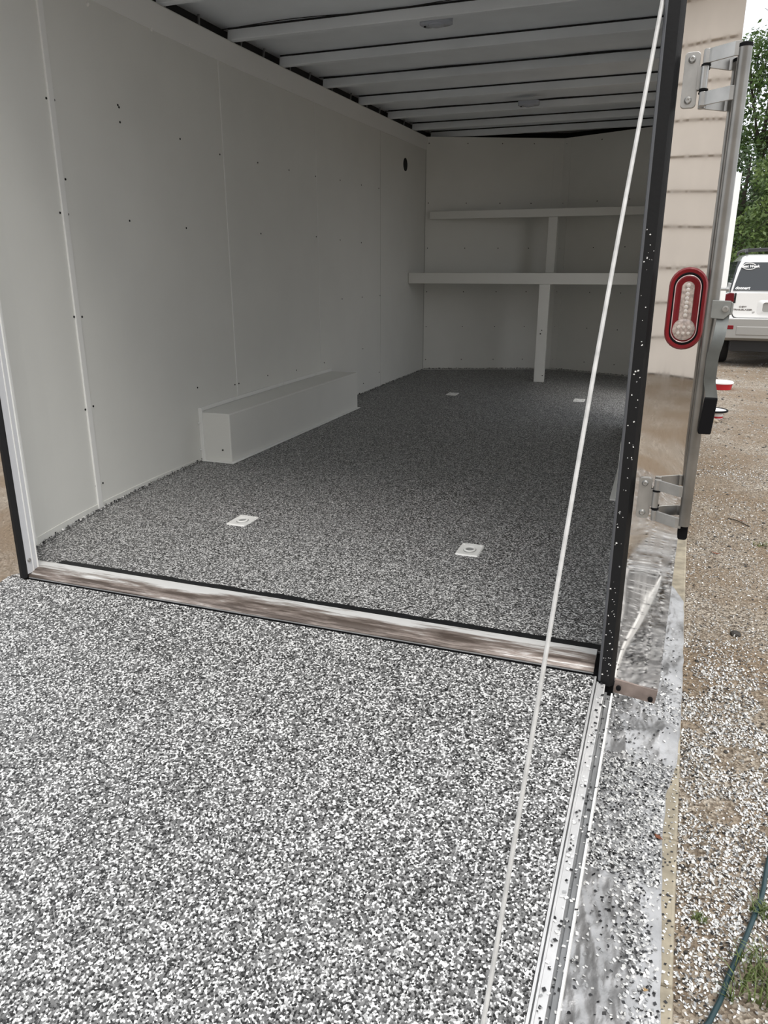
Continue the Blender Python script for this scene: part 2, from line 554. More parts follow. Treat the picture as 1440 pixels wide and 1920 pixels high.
holes = [(0.671, 1.576), (0.672, 1.566), (0.63, 1.525), (0.676, 1.528), (1.085, 1.587), (1.092, 1.58), (1.089, 1.525), (1.549, 1.53), (1.909, 1.51),
         (0.686, 1.269), (0.628, 1.15), (0.677, 1.148), (1.089, 1.149), (1.544, 1.142), (2.316, 1.52), (2.707, 1.525), (3.09, 1.53),
         (2.314, 1.149), (3.079, 1.161), (3.5, 1.547), (3.903, 1.554), (4.277, 1.565), (3.482, 1.154), (3.892, 1.149), (0.635, 0.78),
         (0.687, 0.777), (0.634, 0.423), (0.69, 0.427), (0.643, 0.106), (0.693, 0.104), (1.536, 0.38), (1.92, 0.342), (1.965, 0.342),
         (2.315, 0.343), (2.711, 0.328), (3.157, 0.327), (3.912, 0.079), (4.28, 0.124), (3.906, 0.355), (4.3, 0.75), (3.9, 0.75), (3.5, 0.75)]
for y, z in holes:
    mb.lathe([(0.0045, -0.002), (0.0045, 0.0018), (0.003, 0.0022)], (wx(y), y, z), 7, 'X')
stuff(mb.build('screw_holes', M['dark'], wl))
mb = MB()
for y, z in [(0.949, 1.9), (1.384, 1.93), (1.685, 1.945), (1.906, 1.946), (2.192, 1.954), (2.471, 1.963), (2.78, 1.969), (3.077, 1.969), (3.439, 1.986)]:
    mb.lathe([(0.008, -0.002), (0.006, 0.006), (0.002, 0.008)], (wx(y), y, z), 8, 'X')
stuff(mb.build('cove_screws', M['white2'], wl))
mb = MB()
mb.lathe([(0.052, -0.012), (0.052, 0.0025), (0.046, 0.003)], (-1.172, 4.93, 1.812), 24, 'X')
mb.build('vent_hole', M['dark'], wl)

# front walls: V nose in two facets
mb = MB()
wall_piece(mb, (-1.24, 5.80), (0.02, 6.28), -0.15, 2.2, th=0.006)
wall_piece(mb, (0.02, 6.28), (1.24, 5.80), -0.15, 2.2, th=0.006)
wf = struct(mb.build('wall_front', M['cavity']), 'V shaped front wall of the trailer in two white facets')  # skin coloured black to paint the unlit cavity above the nose panels
nose = [(-1.17, 5.53), (0.02, 6.0), (1.17, 5.53)]
for (p, q) in ((nose[0], nose[1]), (nose[1], nose[2])):
    mb = MB()
    wall_piece(mb, p, q, -0.005, zc(p[1]) - 0.004, None, zc(q[1]) - 0.02 if q[1] > 5.8 else zc(q[1]) - 0.004, th=0.010)
    if p[1] > 5.8:
        mb.v[4] = (mb.v[4][0], mb.v[4][1], zc(6.0) - 0.02); mb.v[7] = (mb.v[7][0], mb.v[7][1], zc(6.0) - 0.02)
    mb.build('wall_panel', M['white'], wf)
mb = MB()
for (p, q, t0, t1) in ((nose[0], nose[1], 0.93, 1.0), (nose[1], nose[2], 0.0, 0.06)):
    a = Vector((*p, 0)); b = Vector((*q, 0))
    A = a.lerp(b, t0); B = a.lerp(b, t1)
    wall_piece(mb, (A.x, A.y - 0.004), (B.x, B.y - 0.004), 0, zc(6) - 0.02, th=0.004)
mb.build('corner_strip', M['white'], wf)
mb = MB()
for (p, q) in ((nose[0], nose[1]), (nose[1], nose[2])):
    a = Vector((*p, 0)); b = Vector((*q, 0))
    for t in (0.02, 0.3, 0.55, 0.78):
        for z in (0.1, 0.42, 0.75, 1.15, 1.55, 2.06):
            P = a.lerp(b, t); mb.lathe([(0.005, 0.0), (0.004, -0.003)], (P.x, P.y - 0.001, z), 6, 'Y')
stuff(mb.build('screw_holes', M['dark'], wf))

# right wall with the side door opening
mb = MB()
for a, b in ((0.06, 0.6), (0.6, 1.5), (1.5, 3.32), (4.38, 5.82)):
    wall_piece(mb, (rx(a), a), (rx(b), b), -0.002, zc(a) + 0.075, None, zc(b) + 0.075, th=0.034, side=1)
wall_piece(mb, (rx(3.32), 3.32), (rx(4.38), 4.38), 1.76, zc(3.32) + 0.075, None, zc(4.38) + 0.075, th=0.034, side=1)
wall_piece(mb, (rx(3.32), 3.32), (rx(4.38), 4.38), -0.15, 0.0, th=0.034, side=1)
struct(mb.build('wall_right', M['white']), 'white right wall of the trailer with the side door opening')

# side door, swung open towards the nose
mb = MB()
wall_piece(mb, (1.222, 4.78), (1.497, 5.5), -0.06, 1.70, th=0.03, side=1)
d1 = struct(mb.build('door_1', M['white2'], bevel=0.004), 'white side door standing open beyond the corner post')
mb = MB(); mb.lathe([(0.012, 0), (0.012, 0.06), (0.02, 0.06), (0.02, 0.08)], (1.45, 5.3, 0.8), 10, 'X'); mb.build('door_handle', M['zinc'], d1)

# ceiling: roof sheet and bows
mb = MB()
rp = [(-1.24, 0.0), (-1.24, 5.60), (1.21, 5.60), (1.07, 0.0)]
k = mb.verts([(-1.06, 0, zc(0) + .06), (1.07, 0, zc(0) + .06), (1.21, 1.6, zc(1.6) + .06), (1.23, 5.83, zc(5.83) + .06), (0.02, 6.31, zc(6.3) + .06), (-1.24, 5.83, zc(5.83) + .06), (-1.24, 1.6, zc(1.6) + .06)])
mb.face([k + i for i in range(7)])
k2 = mb.verts([(p[0], p[1], p[2] + 0.012) for p in mb.v[k:k + 7]])
mb.face([k2 + i for i in range(7)][::-1])
for i in range(7):
    j = (i + 1) % 7
    mb.face((k + i, k + j, k2 + j, k2 + i))
ce = struct(mb.build('ceiling', M['ceil']), 'white painted metal roof underside crossed by roof bows')
bow_y = [0.25, 0.86, 1.453, 2.073, 2.653, 3.262, 3.885, 4.51, 5.139, 5.654]
for i, y in enumerate(bow_y):
    mb = MB()
    z = zc(y)
    xl, xr = wx(y) - 0.012, rx(y) + 0.012
    prof = [(y - 0.004 + 0.014, z + 0.050), (y, z), (y + 0.045, z), (y + 0.055, z + 0.050)]
    if i == len(bow_y) - 1: xl, xr = -1.17, 1.17
    mb.prism(prof, lambda u, v, d: (d, u, v), xl, xr)
    bow = mb.build('roof_bow', M['ceil'], ce, bevel=0.003)
    mb = MB(); mb.box(xl, y + 0.018, z + 0.049, xr, y + 0.05, z + 0.0605); mb.build('gap_shade', M['cavity'], bow)  # dark strip set in the slit over the bow as its shade
mb = MB()      # loose wiring lying along some bows
for y in (1.453, 2.073, 3.262, 4.51, 5.139):
    xs = np.linspace(wx(y) - .03, rx(y), 30)
    ph = random.random() * 6
    mb.tube([(x, y - 0.006 - 0.012 * abs(sin(x * 3.1 + ph)), zc(y) + 0.051 + 0.004 * sin(x * 7 + ph)) for x in xs], 0.0022, 5)
stuff(mb.build('roof_wiring', M['cavity'], ce))
mb = MB()      # bare stringer brackets in the dark slot above the cove
for y in np.arange(0.95, 5.5, 0.31):
    y += rng.uniform(-.05, .05); lean = rng.uniform(0.0, 0.05)
    mb.tube([(wx(y) - 0.03, y, zc(y) - 0.005), (wx(y) - 0.03, y + lean, zc(y) + 0.06)], 0.006, 5)
stuff(mb.build('slot_brackets', M['alum2'], ce))

# rear sill and left jamb
SX0, SX1 = -0.815, 0.985
mb = MB()
prof = [(0.006, -0.05), (0.006, -0.008), (0.012, -0.003), (0.018, -0.005), (0.024, 0.001), (0.036, 0.006), (0.06, 0.009), (0.098, 0.008), (0.102, -0.05)]
mb.prism(prof, lambda u, v, d: (d - (0.78 * u if d < 0 else 0), u, v), SX0, SX1)
t1 = struct(mb.build('trim_1', M['sill'], smooth=True), 'worn aluminium sill across the rear opening')
mb = MB()
nn = 120
xs = np.linspace(SX0 + .02, 1.02, nn)
k = mb.verts([(x, 0.103, 0.0015) for x in xs] + [(x, 0.139 + 0.008 * noise.noise((x * 9, 0, 0)) + 0.005 * noise.noise((x * 40, 2, 0)), 0.0015) for x in xs])
for i in range(nn - 1): mb.face((k + i, k + i + 1, k + nn + i + 1, k + nn + i))
mb.build('sill_gap_strip', M['rubber'], t1)
mb = MB()
mb.box(SX0, 0.001, -0.075, 1.03, 0.0055, -0.012)
mb.box(SX1, 0.0, -0.08, 1.035, 0.1, -0.006)
mb.build('hinge_recess', M['rubber2'], t1)
mb = MB(); mb.tube([(SX0, 0.004, -0.013), (SX1, 0.004, -0.013)], 0.003, 8); mb.build('hinge_rod', M['alum2'], t1, smooth=True)

mb = MB()
zt = zc(0) + 0.07
mb.prism([(-0.818, -0.004), (-0.818, 0.046), (-0.822, 0.050), (-0.835, 0.050), (-0.985, 0.205), (-1.0, 0.2), (-0.87, 0.02), (-0.834, 0.012), (-0.834, -0.004)],
         lambda u, v, d: (u, v, d), 0.0, zt)
t2 = struct(mb.build('trim_2', mat('jamb_white', (0.62, 0.63, 0.655), 0.7, spec=0.1)), 'pale grey left jamb of the rear opening')
mb = MB(); mb.box(-0.818, 0.028, 0.0, -0.8165, 0.031, zt)
mb.build('jamb_fold', M['white2'], t2)
mb = MB(); mb.tube([(-0.821, 0.051, 0.0), (-0.821, 0.051, zt)], 0.0035, 6); mb.tube([(-0.985, 0.212, 0.0), (-0.985, 0.212, zt)], 0.006, 6); mb.build('caulk_bead', M['white2'], t2)
mb = MB()
for z in (0.045, 0.72, 1.4): mb.lathe([(0.007, 0.0), (0.006, 0.004), (0.002, 0.006)], (-0.818, 0.016, z), 10, 'X')
stuff(mb.build('jamb_screws', M['zinc'], t2, smooth=True))

# ------------------------------------------------------------------ corner posts


def post_panel(x0, x1, z0, z1, seed):
    mb = MB(); nx, nz = 16, 260
    for j in range(nz + 1):
        z = z0 + (z1 - z0) * j / nz
        for i in range(nx + 1):
            x = x0 + (x1 - x0) * i / nx
            w = 0.0020 * noise.noise((x * 6 + seed, 3.1, z * 2.1)) + 0.00012 * noise.noise((x * 9 + seed, 9.1, z * 6.0))
            k = min(1.0, max(0.0, (0.62 - z) / 0.25)); k = k * k * (3 - 2 * k)
            if seed == 0.0: w -= k * (0.012 * (x - x0) + 0.27 * (x - x0) ** 2)
            w += k * 0.0007 * noise.noise((x * 10 + 4, 5.5, z * 6.0))
            mb.v.append((x, w, z))
    for j in range(nz):
        for i in range(nx):
            a = j * (nx + 1) + i
            mb.face((a, a + 1, a + nx + 2, a + nx + 1))
    # return edge folded backwards on the outer side, and on the inner side
    for side in (0, nx):
        for j in range(nz):
            a = j * (nx + 1) + side; b = a + nx + 1
            k = mb.verts([mb.v[a], mb.v[b], (mb.v[b][0], 0.06, mb.v[b][2]), (mb.v[a][0], 0.06, mb.v[a][2])])
            mb.face((k, k + 1, k + 2, k + 3))
    return mb


pr = empty('corner_post', (1.09, 0, -0.03))
tag(pr, 'polished stainless right corner post with a black rubber seal, carrying the tail light', 'post')


def under(o, parent):
    """keep world coordinates of a mesh built in world space under a translated empty"""
    o.parent = parent
    o.matrix_parent_inverse = Matrix.Translation(parent.location).inverted()
    return o


def B(mb, name, m, parent, smooth=False, bevel=0.0):
    o = mb.build(name, m, None, smooth, bevel)
    return under(o, parent) if parent.type == 'EMPTY' else setattr(o, 'parent', parent) or o


B(post_panel(1.036, 1.140, -0.02, 2.13, 0.0), 'stainless_panel', M['steel'], pr, smooth=True)
mb = MB()
mb.prism([(0.998, -0.004), (1.004, -0.014), (1.026, -0.016), (1.036, -0.004), (1.036, 0.05), (0.998, 0.05)], lambda u, v, d: (u, v, d), -0.03, 2.1)
seal = B(mb, 'rubber_seal', M['rubber'], pr, smooth=True)
mb = MB()
mb.tube([(1.0015, -0.010, -0.02), (1.0015, -0.010, 2.1)], 0.0045, 8)
B(mb, 'seal_lip', mat('seal_lip_grey', (0.09, 0.095, 0.105), 0.35), pr, smooth=True)
mb = MB(); mb.prism([(1.036, -0.050), (1.135, -0.062), (1.139, -0.026), (1.038, -0.014)], lambda u, v, d: (u, d, v), -0.004, 0.03)
tab = B(mb, 'rusted_foot_tab', M['rust'], pr); tab['label'] = 'rusty bolted plate under the post'
mb = MB()
mb.lathe([(0.006, -0.0045), (0.006, -0.012), (0.003, -0.013)], (1.048, 0, -0.034), 10, 'Y')
B(mb, 'bolt', M['rubber2'], pr, smooth=True)
mb = MB()
mb.lathe([(0.006, -0.0045), (0.006, -0.012), (0.003, -0.013)], (1.124, 0, -0.05), 10, 'Y')
B(mb, 'bolt', M['rubber2'], pr, smooth=True)

pl = empty('corner_post', (-0.88, 0, -0.03))
tag(pl, 'stainless left corner post at the left picture edge, reflecting cream siding', 'post')
B(post_panel(-0.95, -0.834, -0.07, 2.13, 5.0), 'stainless_panel', M['steel'], pl, smooth=True)
mb = MB(); mb.prism([(-0.836, -0.004), (-0.834, -0.014), (-0.824, -0.014), (-0.816, -0.002), (-0.820, 0.01), (-0.836, 0.01)], lambda u, v, d: (u, v, d), -0.01, 2.1)
B(mb, 'rubber_seal', M['rubber'], pl, smooth=True)

# ------------------------------------------------------------------ swing-out lock bars


def rrect(x0, z0, x1, z1, r, n=4):
    pts = []
    for cx, cz, a0 in ((x1 - r, z1 - r, 0), (x0 + r, z1 - r, 90), (x0 + r, z0 + r, 180), (x1 - r, z0 + r, 270)):
        for i in range(n + 1):
            a = R(a0 + 90 * i / n); pts.append((cx + r * cos(a), cz + r * sin(a)))
    return pts


def lock_bar(xo, label, mirror=1, zs=((1.25, 1.346), (0.411, 0.506))):
    X = lambda x: xo + mirror * (x - 1.146)
    root = empty('lock_bar', (xo, -0.055, 0.385))
    tag(root, label, 'lock bar')
    mb = MB(); mb.tube([(X(1.146), -0.055, 0.418), (X(1.146), -0.055, 1.338)], 0.0118, 16)
    B(mb, 'tube', M['galv'], root, smooth=True)
    mb = MB(); mb.lathe([(0.0122, 0), (0.0122, 0.006), (0.008, 0.008)], (X(1.146), -0.055, 1.335), 16)
    B(mb, 'end_cap', M['rubber2'], root, smooth=True)
    mb = MB(); mb.prism(rrect(X(1.146) - 0.010, 0.383, X(1.146) + 0.010, 0.425, 0.006), lambda u, v, d: (u, d, v), -0.05, -0.02)
    B(mb, 'rubber_foot', M['rubber2'], root)
    for (z0, z1) in zs:
        mb = MB()
        xa, xb = sorted((X(1.044), X(1.072)))
        mb.prism(rrect(xa, z0, xb, z1, 0.007), lambda u, v, d: (u, d, v), -0.0065, -0.0025)
        hp = B(mb, 'hinge_plate', M['zinc'], root, bevel=0.0008)
        for zz in (z0 + 0.013, z1 - 0.013):
            mb = MB(); mb.lathe([(0.0072, -0.0062), (0.0066, -0.009), (0.0045, -0.0112), (0.0025, -0.0112), (0.0022, -0.0095)], (X(1.057), 0, zz), 14, 'Y')
            B(mb, 'bolt', M['zinc'], hp, smooth=True)
        mb = MB(); mb.tube([(X(1.082), -0.015, z0 + 0.03), (X(1.082), -0.015, z1 - 0.026)], 0.007, 12)
        mb.box(min(X(1.070), X(1.082)), -0.010, z0 + 0.03, max(X(1.070), X(1.082)), -0.005, z1 - 0.026)
        B(mb, 'hinge_barrel', M['zinc'], root, smooth=True)
        for (za, zb) in ((z0, z0 + 0.024), (z1 - 0.024, z1)):
            mb = MB(); mb.tube([(X(1.084), -0.016, za), (X(1.084), -0.016, zb)], 0.0075, 12)
            pts = [(X(1.086), -0.022), (X(1.090), -0.026), (X(1.128), -0.058), (X(1.140), -0.060), (X(1.140), -0.056), (X(1.128), -0.053), (X(1.091), -0.021)]
            mb.prism(pts, lambda u, v, d: (u, v, d), za, zb)
            B(mb, 'hinge_arm', M['zinc'], root, bevel=0.0006)
        for zz in (z1 - 0.028, z0 + 0.026):
            mb = MB(); mb.lathe([(0.0085, 0), (0.0085, 0.003)], (X(1.083), -0.0155, zz), 12)
            B(mb, 'hinge_washer', M['rubber2'], root)
    return root


lb = lock_bar(1.146, 'galvanised vertical lock bar hinged out from the right corner post, with a black gripped lever')
# handle bracket and lever
mb = MB()
mb.prism([(1.144, 0.860), (1.168, 0.858), (1.178, 0.868), (1.178, 0.893), (1.144, 0.894)], lambda u, v, d: (u, d, v), -0.084, -0.080)
mb.prism([(1.144, 0.862), (1.150, 0.862), (1.150, 0.893), (1.144, 0.893)], lambda u, v, d: (u, d, v), -0.080, -0.055)
mb.prism([(1.178, 0.866), (1.183, 0.868), (1.183, 0.888), (1.178, 0.892)], lambda u, v, d: (u, d, v), -0.082, -0.055)
B(mb, 'handle_bracket', mat('dull_bracket_zinc', (0.27, 0.28, 0.27), 0.45, 0.5, noise_amt=0.15, noise_scale=40), lb, bevel=0.001)
mb = MB(); mb.lathe([(0.006, -0.083), (0.006, -0.087), (0.003, -0.0875), (0.003, -0.085)], (1.169, 0, 0.878), 12, 'Y')
B(mb, 'pivot_rivet', M['zinc'], lb, smooth=True)
ctr = [(1.1675, 0.880, -0.074), (1.167, 0.858, -0.076), (1.1645, 0.83, -0.088), (1.1605, 0.805, -0.092), (1.1575, 0.785, -0.088), (1.158, 0.752, -0.082),
       (1.1585, 0.735, -0.078), (1.1635, 0.715, -0.078), (1.1665, 0.70, -0.08)]


def strap(ctr, hw, th):
    mb = MB(); n = len(ctr)
    k = []
    for (x, z, y) in ctr:
        k.append(mb.verts([(x - hw, y - th, z), (x + hw, y - th, z), (x + hw, y + th, z), (x - hw, y + th, z)]))
    for a, b in zip(k[:-1], k[1:]):
        for q in range(4):
            w = (q + 1) % 4
            mb.face((a + q, a + w, b + w, b + q))
    mb.face([k[0] + q for q in range(4)]); mb.face([k[-1] + q for q in range(4)][::-1])
    return mb


cs = []
for i in range(len(ctr) - 1):
    P = [Vector(ctr[max(0, min(len(ctr) - 1, i + q))]) for q in (-1, 0, 1, 2)]
    for t in (0, .25, .5, .75):
        cs.append(tuple(0.5 * ((2 * P[1]) + (P[2] - P[0]) * t + (2 * P[0] - 5 * P[1] + 4 * P[2] - P[3]) * t * t + (3 * P[1] - P[0] - 3 * P[2] + P[3]) * t ** 3)))
cs.append(ctr[-1])
lev = B(strap(cs, 0.0112, 0.003), 'lever', mat('grey_lever_steel', (0.155, 0.165, 0.16), 0.42, 0.5, noise_amt=0.15, noise_scale=40), lb, smooth=True)
mb = strap([(1.1655, 0.704, -0.079), (1.161, 0.627, -0.076)], 0.0125, 0.006)
B(mb, 'rubber_grip', M['rubber2'], lb, bevel=0.003)
lock_bar(-0.955, 'zinc lock bar and hinge on the left corner post', -1, zs=((0.415, 0.51), (1.25, 1.346)))

# ------------------------------------------------------------------ tail light (oval, on the right post)


def stadium(cx, cz, hw, hh, n=14, tilt=0.0):
    pts = []
    for c, a0 in ((hh - hw, 0), (-(hh - hw), 180)):
        for i in range(n + 1):
            a = R(a0 + 180 * i / n); pts.append((hw * cos(a), c + hw * sin(a)))
    return [(cx + u * cos(tilt) - v * sin(tilt), cz + u * sin(tilt) + v * cos(tilt)) for u, v in pts]


def loft_y(mb, rings):
    """rings: list of (poly, y) joined; last closed"""
    ks = [mb.verts([(u, y, v) for u, v in p]) for p, y in rings]
    n = len(rings[0][0])
    for a, b in zip(ks[:-1], ks[1:]):
        for i in range(n):
            j = (i + 1) % n
            mb.face((a + i, a + j, b + j, b + i))
    mb.face([ks[-1] + i for i in range(n)])


TX, TZ = 1.0985, 0.873
tl = empty('tail_light', (TX, 0, TZ))
tag(tl, 'oval red and clear LED tail light in a red gasket on the right corner post', 'light')
mb = MB()
loft_y(mb, [(stadium(TX, TZ, .0375, .083), 0.0), (stadium(TX, TZ, .0375, .083), -.008), (stadium(TX, TZ, .034, .0795), -.014), (stadium(TX, TZ, .0285, .073), -.013),
            (stadium(TX, TZ, .0262, .071), -.007)])
B(mb, 'gasket', M['red'], tl, smooth=True)
mb = MB()
loft_y(mb, [(stadium(TX, TZ, .0262, .0685), -.006), (stadium(TX, TZ, .0255, .068), -.012), (stadium(TX, TZ, .0225, .065), -.0145), (stadium(TX, TZ, .0205, .063), -.0145), (stadium(TX, TZ, .019, .061), -.0135)])
ln = B(mb, 'lens_body', M['redlens'], tl, smooth=True)
mb = MB()
loft_y(mb, [(stadium(TX, TZ, .0290, .0735), -.0128), (stadium(TX, TZ, .0272, .0705), -.0136), (stadium(TX, TZ, .0262, .069), -.0126)])
B(mb, 'gap_ring', M['rubber2'], tl)
mb = MB(); pth = stadium(TX, TZ, .0245, .067)
mb.tube([(u, -.0135, v) for u, v in pth + pth[:1]], 0.0011, 6, caps=False)
B(mb, 'lens_rim', mat('lens_rim', (0.62, 0.45, 0.44), 0.25, 0.3), tl, smooth=True)
mb = MB()
loft_y(mb, [(stadium(TX, TZ + .011, .0125, .044), -.0135), (stadium(TX, TZ + .011, .0115, .043), -.0160), (stadium(TX, TZ + .011, .007, .038), -.0165)])
led = B(mb, 'led_strip_lens', M['clear'], tl, smooth=True)
for i in range(8):
    mb = MB(); mb.lathe([(0.0046, -0.016), (0.0042, -0.0180), (0.002, -0.0187)], (TX, 0, TZ + 0.047 - i * 0.0085), 12, 'Y')
    B(mb, 'led_dome', mat('led_dome', (0.75, 0.70, 0.66), 0.15, 0.5, coat=1.0) if i == 0 else bpy.data.materials['led_dome'], led, smooth=True)
mb = MB()
mb.lathe([(0.0225, -0.0135), (0.0215, -0.0165), (0.015, -0.0185), (0.006, -0.0195)], (TX, 0, TZ - 0.041), 28, 'Y')
rv = B(mb, 'reverse_lens', M['clear'], tl, smooth=True); rv['label'] = 'round clear reversing lens'
for dx in (-0.010, 0.0, 0.010):
    for dz in (-0.008, 0.004):
        mb = MB(); mb.lathe([(0.0038, -0.018), (0.0034, -0.0205), (0.0015, -0.021)], (TX + dx, 0, TZ - 0.040 + dz), 10, 'Y')
        B(mb, 'led_dome', bpy.data.materials['led_dome'], rv, smooth=True)

# ------------------------------------------------------------------ ramp door
Y0, Y1 = 0.0, -1.95
rd = empty('ramp_door', (0.02, Y1, GZ))
tag(rd, 'lowered rear ramp door coated in black, grey and white flakes', 'ramp')
XL, XR = -0.895, 0.990


def rbox(mb, x0, x1, top, thick, y0=Y0 - 0.004, y1=Y1):
    za, zb = ramp_z(y0) + top, ramp_z(y1) + top
    ka, kb = 0.0255 * y0, 0.0255 * y1
    mb.hexa([(x0 + kb, y1, zb - thick), (x1 + kb, y1, zb - thick), (x1 + ka, y0, za - thick), (x0 + ka, y0, za - thick),
             (x0 + kb, y1, zb), (x1 + kb, y1, zb), (x1 + ka, y0, za), (x0 + ka, y0, za)])


mb = MB(); rbox(mb, XL, XR - 0.002, 0.0, 0.035); B(mb, 'deck', M['flake'], rd)
mb = MB()
rbox(mb, XR - 0.001, XR + 0.004, 0.001, 0.045)
rbox(mb, XR + 0.007, XR + 0.011, -0.001, 0.045, Y0 - 0.02)
B(mb, 'edge_trim', M['alum'], rd)
mb = MB(); rbox(mb, XR + 0.011, XR + 0.027, -0.004, 0.045, Y0 - 0.02); B(mb, 'side_rail', M['alum'], rd, bevel=0.001)
mb = MB(); rbox(mb, XR + 0.004, XR + 0.007, -0.012, 0.03); rbox(mb, XR + 0.027, XR + 0.033, -0.026, 0.02, Y0 - 0.02)
B(mb, 'rail_groove', M['alum2'], rd)
mb = MB(); rbox(mb, XR + 0.033, XR + 0.0435, -0.018, 0.03, Y0 - 0.04); B(mb, 'outer_flange', M['alum2'], rd)
mb = MB(); rbox(mb, XR + 0.0435, XR + 0.0475, -0.010, 0.038, Y0 - 0.04); B(mb, 'outer_lip', M['white2'], rd)


# ------------------------------------------------------------------ loose flakes (countless): one mesh per place
def flakes(name, P, size=(0.0035, 0.008), tilt=0.35, parent=None, weights=(0.58, 0.22, 0.20), kind=True, up=None):
    P = np.asarray(P, float)
    n = len(P)
    ang = rng.uniform(0, 2 * pi, n)
    s1 = rng.uniform(size[0], size[1], n) * 0.5
    s2 = s1 * rng.uniform(0.55, 1.0, n)
    tx = rng.normal(0, tilt, n); ty = rng.normal(0, tilt, n)
    a = np.stack([np.cos(ang), np.sin(ang), tx], 1); b = np.stack([-np.sin(ang), np.cos(ang), ty], 1)
    jit = lambda: rng.uniform(0.7, 1.15, (n, 1))
    A = a * s1[:, None]; Bv = b * s2[:, None]
    lift = (np.abs(tx) * s1 + np.abs(ty) * s2)[:, None] * np.array([[0, 0, 1.0]]) * 0.8
    if up is not None:      # stand on a surface with given tangent frame (for vertical faces)
        U, V = np.array(up[0]), np.array(up[1])
        A = (np.cos(ang)[:, None] * U + np.sin(ang)[:, None] * V) * s1[:, None]
        Bv = (-np.sin(ang)[:, None] * U + np.cos(ang)[:, None] * V) * s2[:, None]
        lift = 0
    C = P + lift
    V4 = np.stack([C - A * jit() - Bv * jit(), C + A * jit() - Bv * jit() * .8, C + A * jit() + Bv * jit(), C - A * jit() * .8 + Bv * jit()], 1).reshape(-1, 3)
    me = bpy.data.meshes.new(name)
    me.vertices.add(4 * n); me.vertices.foreach_set('co', V4.ravel())
    me.loops.add(4 * n); me.loops.foreach_set('vertex_index', np.arange(4 * n, dtype=np.int32))
    me.polygons.add(n)
    me.polygons.foreach_set('loop_start', np.arange(0, 4 * n, 4, dtype=np.int32))
    try: me.polygons.foreach_set('loop_total', np.full(n, 4, dtype=np.int32))
    except Exception: pass
    for k in ('fw', 'fg', 'fb'): me.materials.append(M[k])
    me.polygons.foreach_set('material_index', rng.choice(3, n, p=weights).astype(np.int32))
    me.update(calc_edges=True); me.validate()
    o = bpy.data.objects.new(name, me); COL.objects.link(o)
    if parent is not None:
        if parent.type == 'EMPTY': under(o, parent)
        else: o.parent = parent
    if kind: o['kind'] = 'stuff'
    return o


# specks on the rails, seal and post
n = 420
y = rng.uniform(-1.6, -0.02, n)
x = XR + rng.choice([0.019, 0.030, 0.038, 0.0455], n, p=[.4, .2, .25, .15]) + rng.uniform(-.006, .006, n)
zo = np.where(x < XR + .027, -.003, np.where(x < XR + .033, -.025, np.where(x < XR + .0435, -.017, -.009)))
flakes('rail_flakes', np.stack([x + .0255 * y, y, ramp_z(y) + zo], 1), parent=rd, tilt=0.15, weights=(.35, .2, .45))
n = 75
z = rng.uniform(0, 1, n) ** 1.6 * 1.1
flakes('seal_flakes', np.stack([rng.uniform(1.006, 1.024, n), np.full(n, -0.0165), z], 1), size=(0.0015, 0.0042), parent=pr, weights=(.8, .2, 0), up=((1, 0, 0), (0, 0, 1)))
# ragged chips along the inside floor edges
pts = []
for _ in range(2600):
    y = rng.uniform(0.16, 5.5); pts.append((wx(y) + abs(rng.normal(0, .006)) + .002, y, 0.003 + abs(rng.normal(0, .002))))
for _ in range(900):
    t = rng.uniform(0, 1)
    pts.append((-1.17 + 1.19 * t, 5.53 + .47 * t - .004, 0.004 + abs(rng.normal(0, .004))))
    pts.append((0.02 + 1.15 * t, 6.0 - .47 * t - .004, 0.004 + abs(rng.normal(0, .004))))
fl = bpy.data.objects['floor']
flakes('edge_flakes', pts, parent=fl, tilt=0.6, weights=(.15, .25, .60))

# ------------------------------------------------------------------ tie-downs in the floor
def tie_down(x, y, label):
    t = empty('tie_down_ring', (x, y, 0)); tag(t, label, 'tie-down', 'white tie-downs in the trailer floor')
    hw, hd, r = 0.042, 0.06, 0.028
    mb = MB(); seg = 32
    outer = []; top = []
    for q in range(seg):
        a = 2 * pi * q / seg
        c, s_ = cos(a), sin(a)
        m = max(abs(c), abs(s_)); m = m * 0.92 + 0.08
        outer.append((hw * c / m, hd * s_ / m, 0.0)); top.append((hw * .94 * c / m, hd * .94 * s_ / m, 0.0045))
    R1 = [(r * cos(2 * pi * q / seg), r * 1.3 * sin(2 * pi * q / seg), 0.0045) for q in range(seg)]
    R2 = [(r * .8 * cos(2 * pi * q / seg), r * 1.04 * sin(2 * pi * q / seg), 0.0012) for q in range(seg)]
    ks = [mb.verts(p) for p in (outer, top, R1, R2)]
    for a, b in zip(ks[:-1], ks[1:]):
        for q in range(seg):
            w = (q + 1) % seg; mb.face((a + q, a + w, b + w, b + q))
    mb.build('plate', M['white2'], t, smooth=True)
    mb = MB(); k = mb.verts([(p[0] * 1.02, p[1] * 1.02, 0.0014) for p in R2]); mb.face([k + q for q in range(seg)])
    mb.build('recess', M['pit'], t)  # grey disc makes the dish look deeper by colour
    mb = MB(); mb.tube([(0.018 * cos(2 * pi * q / 18), 0.022 * sin(2 * pi * q / 18), 0.004) for q in range(19)], 0.0035, 8, caps=False)
    mb.build('ring', M['white2'], t, smooth=True)
    for sx in (-1, 1):
        mb = MB(); mb.lathe([(0.005, 0.004), (0.004, 0.007), (0.001, 0.0075)], (sx * 0.031, 0.044, 0), 8); mb.build('screw', M['white2'], t)
    return t


tie_down(-0.435, 0.725, 'white recessed tie-down plate near the sill, left one')
tie_down(0.493, 0.715, 'white recessed tie-down plate near the sill, right one beside the cable')
tie_down(-0.483, 4.11, 'small far tie-down plate on the dark floor, left of the bench post')
tie_down(0.508, 4.15, 'small far tie-down plate on the dark floor, right of the bench post')

